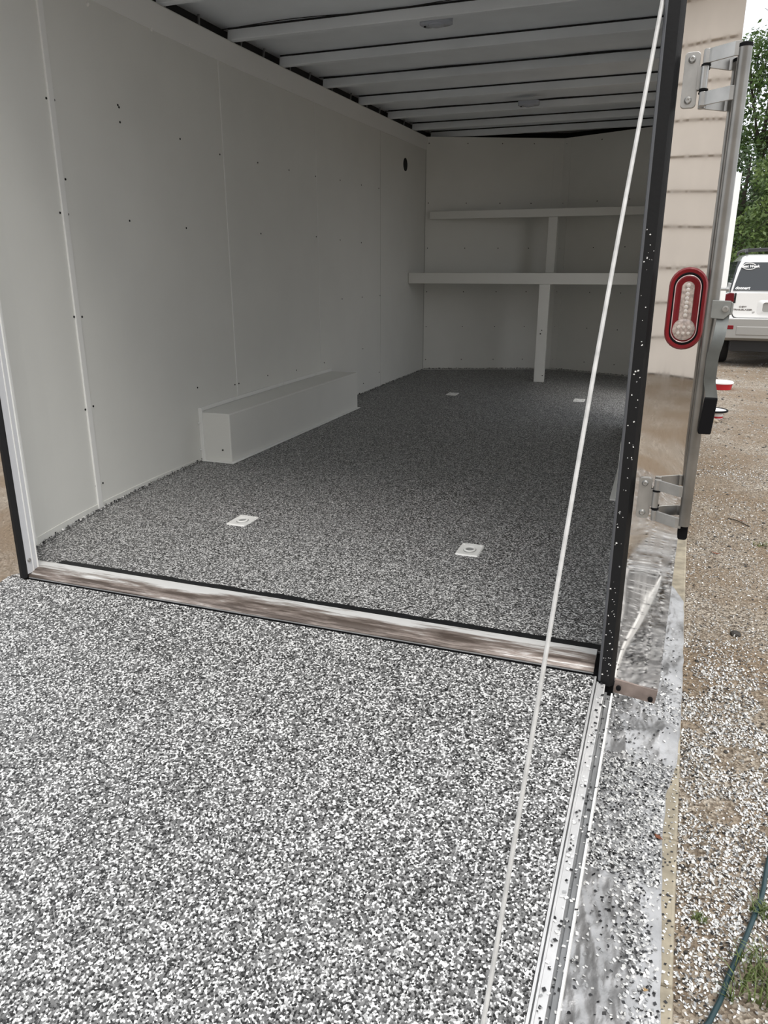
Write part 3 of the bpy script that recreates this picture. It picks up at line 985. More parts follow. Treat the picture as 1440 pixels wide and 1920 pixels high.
# ------------------------------------------------------------------ wheel boxes
def wheel_box(side, label):
    if side < 0: xw, xi = -1.172, -0.965
    else: xw, xi = 1.155, 0.938
    y0, y1, h = 1.53, 3.27, 0.255
    s = 1 if side < 0 else -1
    o = empty('wheel_box', ((xw + xi) / 2, (y0 + y1) / 2, 0)); tag(o, label, 'wheel box')
    mb = MB(); mb.box(min(xw, xi), y0, 0.001, max(xw, xi), y1, h); B(mb, 'cover', M['white'], o, bevel=0.006)
    mb = MB()
    mb.box(min(xw, xi + s * .022), y0 - 0.022, 0.001, max(xw, xi + s * .022), y0 - .0005, 0.007)
    mb.box(min(xi + s * .0005, xi + s * .022), y0 - 0.0, 0.001, max(xi + s * .0005, xi + s * .022), y1, 0.007)
    B(mb, 'floor_flange', M['white2'], o, bevel=0.002)
    mb = MB()
    W = (lambda y: wx(y)) if side < 0 else (lambda y: rx(y))
    xf = W(y0) + s * .004
    seg = [y0 - 0.002, 1.7, 2.0, 2.4, 2.9, y1]
    for a, b in zip(seg[:-1], seg[1:]):
        mb.hexa([(W(a), a, h + .0015), (W(a) + s * .006, a, h + .0015), (W(b) + s * .006, b, h + .0015), (W(b), b, h + .0015),
                 (W(a), a, h + .022), (W(a) + s * .006, a, h + .022), (W(b) + s * .006, b, h + .022), (W(b), b, h + .022)])
    xa, xb = sorted((W(y0) + s * .001, W(y0) + s * .022))
    mb.box(xa, y0 - 0.005, 0.007, xb, y0 - .0005, h + 0.022)
    B(mb, 'wall_flange', M['white2'], o)
    mb = MB()
    for yy in (1.9, 2.5, 3.0): mb.lathe([(0.007, 0.0), (0.004, s * 0.006)], (W(yy) + s * .006, yy, h + 0.014), 8, 'X')
    for zz in (0.06, 0.2): mb.lathe([(0.007, 0.0), (0.004, s * 0.006)], (xf, y0 - .012, zz), 8, 'X')
    stuff(B(mb, 'screws', M['white2'], o))
    mb = MB(); mb.lathe([(0.005, 0), (0.004, -0.003)], (xi - s * .05, y0 - .0005, 0.065), 8, 'Y'); B(mb, 'screw_hole', M['dark'], o)
    return o


wheel_box(-1, 'long white wheel well box along the left wall')
rb = wheel_box(1, 'white wheel well box partly hidden behind the right corner post')
flakes('scuff_flakes', [(1.0 + rng.uniform(-.006, .012), 1.5065, 0.03 + rng.uniform(0, .03) ** 1) for _ in range(22)], size=(.003, .008), parent=rb, weights=(0, .3, .7), up=((1, 0, 0), (0, 0, 1)))

# ------------------------------------------------------------------ shelves in the nose
sh = empty('workbench_shelf', (0, 5.05, 0)); tag(sh, 'lower white painted bench shelf across the trailer nose on one post', 'shelf')
mb = MB(); mb.box(-1.168, 5.03, 0.835, 1.165, 5.068, 0.927); B(mb, 'front_rail', M['white'], sh, bevel=0.003)
mb = MB(); mb.prism([(-1.168, 5.069), (1.165, 5.069), (1.165, 5.52), (0.02, 5.985), (-1.168, 5.52)], lambda u, v, d: (u, v, d), 0.905, 0.925); B(mb, 'shelf_board', M['white'], sh)
mb = MB(); mb.box(0.015, 5.034, 0.001, 0.105, 5.072, 0.834); ps = B(mb, 'support_post', M['white'], sh, bevel=0.003)
mb = MB(); mb.lathe([(0.006, 0.0), (0.004, -0.004)], (0.05, 5.033, 0.42), 8, 'Y'); mb.lathe([(0.005, 0.0), (0.004, -0.004)], (0.06, 5.033, 0.45), 8, 'Y'); mb.lathe([(0.005, 0.0), (0.004, -0.004)], (0.09, 5.033, 0.06), 8, 'Y')
stuff(B(mb, 'screw_holes', M['dark'], ps))
su = empty('upper_shelf', (0, 5.52, 0.928)); tag(su, 'upper white painted shelf against the trailer nose above the bench', 'shelf')
mb = MB(); mb.box(-1.118, 5.50, 1.404, 1.12, 5.538, 1.472); B(mb, 'front_rail', M['white'], su, bevel=0.003)
mb = MB(); mb.prism([(-1.06, 5.539), (1.06, 5.539), (0.02, 5.975)], lambda u, v, d: (u, v, d), 1.445, 1.468); B(mb, 'shelf_board', M['white'], su)
mb = MB(); mb.box(-0.01, 5.504, 0.928, 0.07, 5.542, 1.403); B(mb, 'support_post', M['white'], su, bevel=0.003)

# ------------------------------------------------------------------ dome lights
def dome(x, y, label):
    z = zc(y)
    o = empty('dome_light', (x, y, z)); tag(o, label, 'light', 'dome lights on the roof')
    mb = MB(); loft = []
    for (hw, hh, dz) in ((0.078, 0.05, 0.02), (0.078, 0.05, -0.004), (0.07, 0.043, -0.008)):
        loft.append((dz, [(hw * cos(a) / max(abs(cos(a)), abs(sin(a))) ** .6, hh * sin(a) / max(abs(cos(a)), abs(sin(a))) ** .6, dz) for a in np.linspace(0, 2 * pi, 28, endpoint=False)]))
    ks = [mb.verts(p) for _, p in loft]
    for a, b in zip(ks[:-1], ks[1:]):
        for q in range(28): mb.face((a + q, a + (q + 1) % 28, b + (q + 1) % 28, b + q))
    mb.face([ks[-1] + q for q in range(28)]); mb.face([ks[0] + q for q in range(28)])
    mb.build('base', M['lensw'], o, smooth=True)
    mb = MB(); mb.lathe([(0.040, -0.007), (0.037, -0.012), (0.02, -0.016), (0.006, -0.017)], (0, 0, 0), 24); mb.build('lens', M['lensw'], o, smooth=True)
    mb = MB(); mb.box(-0.060, -0.004, -0.014, -0.050, 0.004, -0.007); mb.build('switch', M['rubber'], o)
    return o


dome(-0.10, 2.17, 'nearer of the two clear oval dome lights on the ceiling')
dome(-0.036, 4.355, 'farther small dome light on the ceiling')

# ------------------------------------------------------------------ ramp cable
mb = MB()
p0 = Vector((0.995, -0.004, 1.439)); p1 = Vector((0.906, -0.882, -0.2065))
dirv = (p0 - p1).normalized()
top = p0 + dirv * 0.52
pts = []
nsg = 60
for i in range(nsg + 1):
    t = i / nsg
    p = top.lerp(p1, t)
    sag = 0.010 * sin(pi * min(1, max(0, (t - .0))))
    p += Vector((-0.006 * sin(pi * t), 0, -0.0)) + Vector((0.003 * sin(9 * t), 0, 0)) * 0.4
    pts.append(p)
for y in np.linspace(-0.92, -1.85, 14):
    pts.append(Vector((0.900 - 0.015 * (y + .868), y, ramp_z(y) + 0.0055)))
mb.tube(pts, 0.0040, 8)
tag(mb.build('cable', M['cable'], smooth=True), 'white ramp cable running from the roof down onto the ramp', 'cable')

# ------------------------------------------------------------------ plank edging
def board_x(y): return 1.2335 + 0.0277 * y


def plank(y0, y1, w, label, dz=0.0):
    mb = MB()
    a0, a1 = board_x(y0) + dz, board_x(y1) + dz
    mb.hexa([(a0 - w, y0, GZ + .001), (a0, y0, GZ + .001), (a1, y1, GZ + .001), (a1 - w, y1, GZ + .001), (a0 - w, y0, -.47), (a0, y0, -.47), (a1, y1, -.47), (a1 - w, y1, -.47)])
    o = mb.build('edging_plank', M['wood'], bevel=0.007)
    return tag(o, label, 'plank', 'tan planks along the trailer')


plank(-3.4, -0.425, 0.11, 'tan plank end at the bottom edge beside the silver tarp', 0.002)
plank(-0.42, 0.03, 0.11, 'short tan plank beside the tarp where the brown leaf lies')
plank(0.034, 4.6, 0.17, 'long tan plank from beside the tarp to behind the corner post')

# ------------------------------------------------------------------ silver tarp
def tarp_edge(y):
    return float(np.interp(y, [-1.6, -0.5, -0.2, 0.0, 0.2, 0.35, 0.5, 0.8, 1.2, 1.6, 1.72, 1.80], [1.195, 1.198, 1.197, 1.196, 1.205, 1.232, 1.244, 1.2556, 1.266, 1.272, 1.245, 1.215]))


def ridged(x, y, sc, s):
    v = noise.noise((x * sc, y * sc, s)); return (1 - abs(v)) ** 4


def tarp_z(x, y):
    z = -0.466
    w = 0.013 * ridged(x * 1.6 + 0.3 * y, y, 3.4, 1.3) + 0.010 * ridged(x, y * .8 - x * .5, 8.5, 7.7) + 0.005 * ridged(x + y, y - x, 17, 2.2) + 0.003 * ridged(x * 1.5, y + x * .7, 33, 5.2)
    w += 0.010 * noise.noise((x * 4, y * 4, 8.8))
    fold = 0.022 * math.exp(-((y - 0.46 - 0.35 * (x - 1.15)) / 0.035) ** 2) * (1 if x < 1.26 else 0)
    fold += 0.018 * math.exp(-((y - 0.62 + 0.9 * (x - 1.1)) / 0.03) ** 2)
    flat = 0.35 if -0.17 < y < 0.33 else 1.0
    e = min(1.0, max(0.12, (tarp_edge(y) - x) / 0.05))
    return z + (max(0, w) * flat + fold * 0.8) * e * 1.0 + 0.0012


mb = MB()
nx, ny = 110, 480
for j in range(ny + 1):
    y = -2.6 + 4.4 * j / ny
    xe = tarp_edge(y) + 0.004 * noise.noise((y * 12, 2, 0))
    for i in range(nx + 1):
        xl_ = float(np.interp(y, [-1.3, -0.9], [1.035, 0.88]))
        x = xl_ + (xe - xl_) * i / nx
        mb.v.append((x, y, tarp_z(x, y)))
for j in range(ny):
    for i in range(nx):
        a = j * (nx + 1) + i; mb.face((a, a + 1, a + nx + 2, a + nx + 1))
tp = mb.build('tarp', M['tarp'])
tp.data.polygons.foreach_set('use_smooth', [True] * len(tp.data.polygons))
tag(tp, 'wrinkled silver grey tarp lying along the right side of the ramp', 'tarp')

pts = []
def addf(n, xa, xb, ya, yb, dens=None):
    for _ in range(n):
        x, y = rng.uniform(xa, xb), rng.uniform(ya, yb)
        if x > tarp_edge(y) - .003: continue
        if dens and rng.uniform() > dens(x, y): continue
        pts.append((x, y, tarp_z(x, y) + 0.001))
cl = lambda sc, s, lo, hi: (lambda x, y: min(1, max(0, (noise.noise((x * sc, y * sc, s)) - lo) / (hi - lo))))
addf(7500, 0.9, 1.23, -0.17, 0.335, lambda x, y: min(1.0, 0.75 + 0.5 * noise.noise((x * 9, y * 9, 2))))
addf(1600, 1.05, 1.2, -0.56, -0.17, lambda x, y: math.exp(-((x - 1.135 + 0.1 * (y + .3)) / 0.033) ** 2) * 1.0)
addf(500, 0.9, 1.2, -0.9, -0.17)
addf(20000, 0.95, 1.2, -2.6, -0.85, lambda x, y: min(1, (-.85 - y) / .15))
addf(2600, 1.0, 1.27, 0.33, 1.3, lambda x, y: 0.12 + 0.9 * cl(7, 4.4, 0.05, .5)(x, y))
addf(1500, 1.0, 1.27, 0.55, 0.85, lambda x, y: 0.3)
tf = flakes('tarp_flakes', pts, size=(.0045, .0088), parent=tp, tilt=0.3, weights=(.48, .28, .24))
mb_ = []
for _ in range(260):
    y = rng.uniform(-1.0, 0.5); mb_.append((board_x(y) - rng.uniform(0.004, 0.035), y, -0.4685))
flakes('plank_flakes', mb_, tilt=0.1, weights=(.5, .1, .4), parent=tp)

# ------------------------------------------------------------------ spilled flakes and pebbles on the ground
G = []
def g(n, xa, xb, ya, yb, dens):
    xs = rng.uniform(xa, xb, n); yy = rng.uniform(ya, yb, n); r = rng.uniform(0, 1, n)
    for x, y, q in zip(xs, yy, r):
        if x < board_x(y) + 0.004 or q > dens(x, y): continue
        G.append((x, y, GZ + 0.002))
def near_d(x, y):
    base = 1.0 if y < 0.7 else max(0.12, 1.0 - (y - 0.7) * 1.3)
    m = noise.noise((x * 6, y * 6, 3)) + 0.5 * noise.noise((x * 15, y * 15, 5))
    bare = 1.0 if m > -0.22 else 0.12
    if y < -0.22: bare *= 0.85
    edge = 1.72 + 0.16 * noise.noise((y * 3, 0, 6)) - x
    return base * bare * min(1.0, max(0.0, edge / 0.22)) * min(1.0, max(0.0, (y + 1.9 + 0.2 * noise.noise((x * 5, 1, 1))) / 0.3))
g(72000, 1.2, 1.9, -2.0, 1.5, near_d)
for _ in range(16000):
    G.append((rng.uniform(.75, 1.45), rng.uniform(-4.2, -2.62), GZ + .002))
g(24000, 1.2, 2.2, 1.0, 3.2, lambda x, y: 0.20 + 0.25 * max(0, noise.noise((x * 5, y * 5, 1))))
g(16000, 1.28, 2.3, 3.0, 5.0, lambda x, y: 0.06 + 0.94 * (math.exp(-((y - 4.25 + (x - 1.6) * .25) / 0.22) ** 2) * (0.55 + .8 * noise.noise((x * 7, y * 7, 9))) + 0.5 * math.exp(-((y - 3.45) / 0.13) ** 2) * (.6 + noise.noise((x * 6, y * 6, 2)))))
g(9000, 1.35, 3.2, 5.0, 9.0, lambda x, y: 0.10 + 0.9 * math.exp(-((x - 2.1) / 0.25) ** 2 - ((y - 6.0) / .35) ** 2))
stuff(flakes('spilled_flakes', G, size=(0.0037, 0.008), tilt=0.45, weights=(.66, .18, .16)))
bpy.data.objects['spilled_flakes']['label'] = 'white and black flakes spilled over the gravel right of the planks'
bpy.data.objects['spilled_flakes']['category'] = 'flakes'

ico = [(0, 0, 1), (.894, 0, .447), (.276, .851, .447), (-.724, .526, .447), (-.724, -.526, .447), (.276, -.851, .447)]
icof = [(0, 1, 2), (0, 2, 3), (0, 3, 4), (0, 4, 5), (0, 5, 1)]
lowr = [(p[0] * 1.05, p[1] * 1.05, -0.3) for p in ico[1:]]
mb = MB()
for _ in range(5200):
    y = -0.9 + 13 * rng.uniform() ** 1.6
    x = board_x(min(y, 4.6)) + 0.01 + rng.uniform() * (0.35 + 0.16 * (y + .9))
    if y < 0.35 and rng.uniform() < .85: continue
    s = rng.uniform(0.003, 0.0085) * (1 + 0.12 * max(0, y))
    a = rng.uniform(0, 6.28); fx, fz = rng.uniform(.7, 1.3), rng.uniform(.35, .8)
    ca, sa = cos(a), sin(a)
    k = mb.verts([(x + s * (p[0] * fx * ca - p[1] * sa), y + s * (p[0] * fx * sa + p[1] * ca), GZ + s * fz * max(p[2], -.3)) for p in ico + lowr])
    mb.cur = int(rng.choice(3, p=[.5, .38, .12]))
    for f in icof: mb.face([k + i for i in f])
    for i in range(5): mb.face((k + 1 + i, k + 6 + i, k + 6 + (i + 1) % 5, k + 1 + (i + 1) % 5))
pb = stuff(mb.build('pebbles', [M['stone'], M['stone2'], M['stonedark']]))
pb['label'] = 'small tan and grey pebbles scattered over the dirt yard'; pb['category'] = 'pebbles'


def rock(x, y, s, m, label, name='stone', flat=0.6, z=GZ):
    bm = bmesh.new(); bmesh.ops.create_icosphere(bm, subdivisions=2, radius=1)
    for v in bm.verts:
        f = 1 + 0.35 * noise.noise(v.co * 1.3 + Vector((x * 9, y * 9, 0)))
        v.co = Vector((v.co.x * s * f, v.co.y * s * f * .75, v.co.z * s * flat * f))
    me = bpy.data.meshes.new(name); bm.to_mesh(me); bm.free(); me.materials.append(m)
    o = bpy.data.objects.new(name, me); COL.objects.link(o); o.location = (x, y, z + s * flat * .45)
    return tag(o, label, 'stone')


rock(1.475, 1.41, 0.022, M['stonedark'], 'dark stone with a white chip lying on the dirt beside the plank')
rock(1.62, 6.35, 0.05, M['stone'], 'tan stone under the black rimmed tub')
rock(1.42, 3.22, 0.014, M['stone'], 'small tan stone half buried in the brown dirt mid yard')


def leaf(x, y, z, L, w, ang, m, label, curl=0.25):
    mb = MB(); n = 8
    prof = [0.05, .5, .8, 1, .95, .75, .5, .25, .03]
    ca, sa = cos(ang), sin(ang)
    ks = []
    for i in range(n + 1):
        t = i / n; u = (t - .5) * L; ww = w * prof[i] * .5 * (1 + .25 * sin(i * 2.7))
        zz = curl * L * (abs(t - .5) * 2) ** 2 * .5
        row = []
        for s_, dz in ((-1, .25), (0, 0), (1, .3)):
            row.append((x + u * ca - s_ * ww * sa, y + u * sa + s_ * ww * ca, z + .002 + zz + dz * ww))
        ks.append(mb.verts(row))
    for a, b in zip(ks[:-1], ks[1:]):
        for q in range(2): mb.face((a + q, a + q + 1, b + q + 1, b + q))
    o = mb.build('fallen_leaf', m, smooth=True)
    sd = o.modifiers.new('thick', 'SOLIDIFY'); sd.thickness = 0.0006
    return tag(o, label, 'leaf')


leaf(1.187, 0.012, tarp_z(1.187, .012) + .001, 0.026, 0.013, R(-35), M['leafbrown'], 'small reddish brown leaf on the flakes of the tarp')
leaf(1.166, -0.465, tarp_z(1.166, -.465) + .001, 0.014, 0.008, R(10), M['leaftan'], 'tiny yellow tan leaf scrap on the tarp near the bottom')
leaf(1.452, 2.40, GZ, 0.055, 0.018, R(-5), M['leafbrown'], 'dry brown leaf on the dirt beside the corner post foot', 0.4)
leaf(1.66, 1.66, GZ, 0.04, 0.012, R(-10), M['leaftan'], 'pale dry leaf on the dirt near the right edge', 0.3)
leaf(1.63, 3.05, GZ, 0.07, 0.01, R(140), M['leafbrown'], 'thin curled brown leaf on the dirt in mid yard', 0.2)
mb = MB(); mb.tube([(1.55, 3.08, GZ + .004), (1.60, 3.03, GZ + .008), (1.66, 2.95, GZ + .004)], 0.003, 5)
tag(mb.build('twig', M['bark']), 'thin dark twig lying on the brown dirt', 'twig')
mb = MB(); mb.tube([(1.70, 2.2, GZ + .004), (1.76, 2.27, GZ + .006), (1.84, 2.31, GZ + .004)], 0.003, 5)
tag(mb.build('twig', M['leaftan']), 'pale thin straw twig on the dirt by the right picture edge', 'twig')

# ------------------------------------------------------------------ hose
mb = MB()
hp = [(4.2, 2.4), (2.9, 1.75), (2.05, 1.15), (1.62, 0.55), (1.50, 0.20), (1.455, 0.057), (1.43, -0.06), (1.405, -0.14), (1.375, -0.23), (1.337, -0.335), (1.317, -0.40), (1.294, -0.458), (1.27, -0.53), (1.30, -0.75), (1.42, -1.1), (1.7, -1.7), (2.3, -2.3), (3.4, -2.7), (5.0, -2.6)]
hpts = []
for i in range(len(hp) - 1):
    for t in np.linspace(0, 1, 6, endpoint=False):
        P = [Vector((*hp[max(0, min(len(hp) - 1, i + q))], 0)) for q in (-1, 0, 1, 2)]
        v = 0.5 * ((2 * P[1]) + (P[2] - P[0]) * t + (2 * P[0] - 5 * P[1] + 4 * P[2] - P[3]) * t * t + (3 * P[1] - P[0] - 3 * P[2] + P[3]) * t ** 3)
        hpts.append((v.x, v.y, GZ + 0.0095))
mb.tube(hpts, 0.0058, 10)
tag(mb.build('garden_hose', M['hose'], smooth=True), 'dark blue green hose curving over the gravel at bottom right', 'hose')


def tuft(x, y, n, h, spread, label):
    mb = MB()
    for _ in range(n):
        a = rng.uniform(0, 6.28); rr = spread * rng.uniform() ** .7
        bx, by = x + rr * cos(a), y + rr * sin(a)
        hh = h * rng.uniform(.5, 1.1); la = rng.uniform(0, 6.28); ln = hh * rng.uniform(.2, .9); w = rng.uniform(.0012, .0028)
        pa = la + pi / 2
        ks = []
        for t in (0, .35, .7, 1):
            px, py, pz = bx + cos(la) * ln * t * t, by + sin(la) * ln * t * t, GZ + hh * (t - .35 * t * t)
            ww = w * (1 - t) + .0002
            ks.append(mb.verts([(px - cos(pa) * ww, py - sin(pa) * ww, pz), (px + cos(pa) * ww, py + sin(pa) * ww, pz)]))
        for p, q in zip(ks[:-1], ks[1:]): mb.face((p, p + 1, q + 1, q))
    o = mb.build('grass_tuft', M['grass'])
    return tag(o, label, 'grass')


tuft(1.43, -0.33, 230, 0.085, 0.085, 'largest grass tuft, right of the hose in the bottom right corner')
tuft(1.425, -0.12, 60, 0.05, 0.03, 'thin grass blades behind the largest tuft by the hose')
tuft(1.283, -0.19, 55, 0.022, 0.016, 'tiny green weed on the flakes between plank and hose')
tuft(1.335, -0.385, 14, 0.05, 0.012, 'single pale grass blades bent over the hose')
tuft(1.70, 2.62, 50, 0.03, 0.05, 'faint green weeds in the dirt at the right edge')

# ------------------------------------------------------------------ tub and can by the lever
tb = empty('red_tub', (1.82, 8.8, GZ)); tag(tb, 'low red tub with a white top standing on the far gravel', 'tub')
mb = MB(); mb.lathe([(0.13, 0.001), (0.142, 0.07), (0.145, 0.075)], (0, 0, 0), 28); mb.build('body', M['redtub'], tb, smooth=True)
mb = MB(); mb.lathe([(0.152, 0.0755), (0.152, 0.09), (0.14, 0.1), (0.03, 0.106)], (0, 0, 0), 28); mb.build('lid', M['tubwhite'], tb, smooth=True)
pn = empty('black_rimmed_pan', (1.62, 6.6, GZ)); tag(pn, 'round white pan with a black rim on a small can, behind the lever grip', 'pan')
mb = MB(); mb.lathe([(0.06, 0.001), (0.06, 0.055)], (0.04, -0.02, 0), 18); mb.build('can', M['tubwhite'], pn, smooth=True)
mb = MB(); mb.lathe([(0.062, 0.012), (0.062, 0.03)], (0.04, -0.02, 0), 18); mb.build('can_band', M['redtub'], pn, smooth=True)
mb = MB(); mb.lathe([(0.10, 0.056), (0.135, 0.072), (0.13, 0.086), (0.04, 0.088)], (0, 0, 0), 28); mb.build('pan_bowl', M['tubwhite'], pn, smooth=True)
mb = MB(); mb.tube([(0.138 * cos(2 * pi * q / 32), 0.138 * sin(2 * pi * q / 32), 0.083) for q in range(33)], 0.011, 8, caps=False); mb.build('rim', M['rubber2'], pn, smooth=True)

# ------------------------------------------------------------------ parked SUV
def text_part(txt, size, m, parent, loc, rot, name, extr=0.002, shear=0.0, bold=0.0):
    cu = bpy.data.curves.new(name, 'FONT'); cu.body = txt; cu.size = size; cu.extrude = extr; cu.shear = shear; cu.offset = bold
    cu.resolution_u = 3
    tmp = bpy.data.objects.new(name, cu); COL.objects.link(tmp)
    dg = bpy.context.evaluated_depsgraph_get()
    me = bpy.data.meshes.new_from_object(tmp.evaluated_get(dg)); me.name = name
    bpy.data.objects.remove(tmp)
    me.materials.clear(); me.materials.append(m)
    o = bpy.data.objects.new(name, me); COL.objects.link(o)
    o.location = loc; o.rotation_euler = rot; o.parent = parent
    return o


car = empty('car', (2.76, 11.3, GZ)); tag(car, 'white sport utility car parked on the gravel beyond the trailer, seen from behind', 'car')


def sect(hw, z0, z1, r0, r1, n=5):
    """closed rounded section polygon in (x,z)"""
    pts = []
    for cx, cz, a0, r in ((hw - r1, z1 - r1, 0, r1), (-(hw - r1), z1 - r1, 90, r1), (-(hw - r0), z0 + r0, 180, r0), (hw - r0, z0 + r0, 270, r0)):
        for i in range(n + 1):
            a = R(a0 + 90 * i / n); pts.append((cx + r * cos(a), cz + r * sin(a)))
    return pts


def loft(mb, rings):
    ks = [mb.verts([(u, y, v) for u, v in p]) for p, y in rings]
    n = len(rings[0][0])
    for a, b in zip(ks[:-1], ks[1:]):
        for i in range(n): mb.face((a + i, a + (i + 1) % n, b + (i + 1) % n, b + i))
    mb.face([ks[0] + i for i in range(n)][::-1]); mb.face([ks[-1] + i for i in range(n)])


mb = MB()
loft(mb, [(sect(.80, .62, 1.08, .10, .08), 0.0), (sect(.86, .58, 1.11, .12, .10), 0.06), (sect(.895, .45, 1.13, .10, .12), 0.22), (sect(.90, .36, 1.13, .10, .12), .6),
          (sect(.90, .30, 1.10, .08, .12), 1.5), (sect(.90, .30, 1.08, .08, .12), 3.1), (sect(.88, .34, 1.02, .10, .14), 3.9), (sect(.80, .42, .92, .12, .16), 4.5), (sect(.68, .5, .84, .1, .14), 4.62)])
body = mb.build('body', M['carwhite'], car, smooth=True)
mb = MB()
loft(mb, [(sect(.80, 1.05, 1.12, .02, .02), 0.035), (sect(.775, 1.05, 1.30, .02, .06), 0.10), (sect(.735, 1.05, 1.56, .03, .10), 0.19), (sect(.70, 1.05, 1.655, .03, .13), 0.30),
          (sect(.69, 1.05, 1.69, .03, .14), 0.7), (sect(.69, 1.05, 1.70, .03, .14), 1.6), (sect(.68, 1.05, 1.67, .03, .14), 2.3), (sect(.70, 1.05, 1.40, .03, .12), 2.85), (sect(.76, 1.03, 1.10, .02, .03), 3.35)])
mb.build('cabin_roof', M['carwhite'], car, smooth=True)
# rear glass: leaning panel
def lean_y(z): return 0.0 + float(np.interp(z, [1.05, 1.13, 1.30, 1.56, 1.6], [0.015, 0.030, 0.088, 0.18, 0.205]))
mb = MB()
rows = [(1.155, .765), (1.25, .745), (1.40, .71), (1.53, .67), (1.565, .64)]
k = []
for z, hw in rows:
    k.append(mb.verts([(hw * t, lean_y(z) - 0.006 - .012 * (1 - t * t), z) for t in np.linspace(-1, 1, 9)] + [(hw * t, lean_y(z) + 0.01, z) for t in np.linspace(-1, 1, 9)]))
for a, b in zip(k[:-1], k[1:]):
    for i in range(8):
        mb.face((a + i, a + i + 1, b + i + 1, b + i)); mb.face((a + 9 + i, b + 9 + i, b + 10 + i, a + 10 + i))
    mb.face((a, b, b + 9, a + 9)); mb.face((a + 8, a + 17, b + 17, b + 8))
for a in (k[0], k[-1]):
    for i in range(8): mb.face((a + i, a + i + 1, a + 10 + i, a + 9 + i))
rg = mb.build('rear_window', M['glass'], car, smooth=True)
# side windows and pillars
for s in (-1, 1):
    for (ya, yb, yc, yd) in ((0.22, 1.02, 0.95, 0.40), (1.10, 1.95, 1.90, 1.06), (2.03, 2.98, 2.55, 1.98)):
        mb = MB()
        def sx(z): return s * float(np.interp(z, [1.1, 1.3, 1.58], [.80, .765, .715]))
        zt_ = 1.58
        a = [(sx(1.15), ya, 1.15), (sx(1.15), yb, 1.15), (sx(zt_), yc, zt_), (sx(zt_), yd, zt_)]
        mb.hexa([(x + s * .012, y, z) for x, y, z in a] + [(x - s * .06, y, z) for x, y, z in a])
        mb.build('side_window', M['glass'], car)
    mb = MB(); mb.tube([(s * .62, 0.36, 1.70), (s * .62, .44, 1.745), (s * .62, 1.2, 1.755), (s * .62, 2.0, 1.74), (s * .62, 2.1, 1.70)], 0.022, 8); mb.build('roof_rail', M['carblack'], car, smooth=True)
    # tail lamp
    mb = MB()
    poly = [(s * .735, .99), (s * .885, .985), (s * .905, 1.03), (s * .87, 1.09), (s * .80, 1.12), (s * .745, 1.115)]
    mb.prism(poly, lambda u, v, d: (u, d + 0.10 * max(0, abs(u) - .74), v), -0.022, 0.20)
    tlm = mb.build('tail_lamp', M['carlamp'], car, bevel=0.008)
    mb = MB(); mb.box(min(s * .712, s * .734), -0.02, .97, max(s * .712, s * .734), 0.1, 1.115); mb.build('lamp_surround', M['carblack'], car)
    # bumper reflector
    mb = MB(); mb.box(min(s * .70, s * .84), -0.125, .585, max(s * .70, s * .84), -0.10, .645); mb.build('bumper_reflector', M['redlens'], car, bevel=0.006)
    for yy in (0.75, 3.45):
        mb = MB()
        mb.lathe([(0.20, -.11), (0.33, -.115), (0.355, -.08), (0.355, .08), (0.33, .115), (0.20, .11)], (s * .80, yy, .355), 28, 'X'); wh = mb.build('tyre', M['tyre'], car, smooth=True)
        mb = MB(); mb.lathe([(0.05, -.118), (0.19, -.105), (0.2, -.09), (0.2, .09), (0.19, .105), (0.05, .118)], (s * .80, yy, .355), 20, 'X'); mb.build('wheel_rim', M['alum'], wh, smooth=True)
    mb = MB(); mb.box(min(s * .90, s * 1.02), 2.72, 1.12, max(s * .90, s * 1.02), 2.82, 1.28); mb.build('side_mirror', M['carwhite'], car, bevel=0.02)
for yy in (0.55, 1.5):
    mb = MB(); mb.tube([(-.62, yy, 1.752), (0, yy, 1.772), (.62, yy, 1.752)], 0.02, 8); mb.build('roof_crossbar', M['carblack'], car, smooth=True)
# tailgate
mb = MB()
mb.prism(rrect(-.735, .755, .735, 1.128, .07), lambda u, v, d: (u, d, v), -0.012, 0.04)
tg = mb.build('tailgate', M['carwhite'], car, bevel=0.01)
mb = MB()
mb.prism(rrect(-.742, .738, .742, 1.10, .075), lambda u, v, d: (u, d, v), -0.004, 0.03); mb.build('tailgate_gap', M['carblack'], car)
mb = MB(); outer = rrect(-.40, .80, .40, 1.02, .05); inner = rrect(-.33, .84, .33, .985, .04)
n = len(outer)
k1 = mb.verts([(u, -0.034, v) for u, v in inner]); k0 = mb.verts([(u, -0.013, v) for u, v in outer]); k2 = mb.verts([(u, -0.0135, v) for u, v in inner])
for i in range(n):
    j = (i + 1) % n
    mb.face((k0 + i, k0 + j, k1 + j, k1 + i)); mb.face((k1 + i, k1 + j, k2 + j, k2 + i))
mb.build('plate_surround', M['carwhite'], tg, smooth=True)
mb = MB(); mb.prism(rrect(-.325, .845, .325, .98, .03), lambda u, v, d: (u, d, v), -0.0150, -0.0128); mb.build('plate_recess', M['carsilver'], tg)
mb = MB(); mb.prism(rrect(-.15, .85, .15, .975, .01), lambda u, v, d: (u, d, v), -0.0205, -0.0165); mb.build('licence_plate', M['plate'], tg)
rot = (R(90), 0, 0)
text_part('CHEVY', .034, M['badge'], tg, (-.655, -0.013, .905), rot, 'badge_lettering', bold=.0008)
text_part('TRAILBLAZER', .034, M['badge'], tg, (-.73, -0.013, .862), rot, 'badge_lettering', bold=.0008).scale = (1.28, 1, 1)
text_part('LT', .03, M['badge'], tg, (-.46, -0.013, .825), rot, 'badge_lettering', bold=.0008)
zr = 1.505; ra = math.atan2(0.35, 1)
wrot = (R(90 - 19), 0, 0)
text_part('Best Week', .055, M['decal'], rg, (-.685, lean_y(zr) - 0.026, zr - .015), wrot, 'window_decal', .001, .15, .0015)
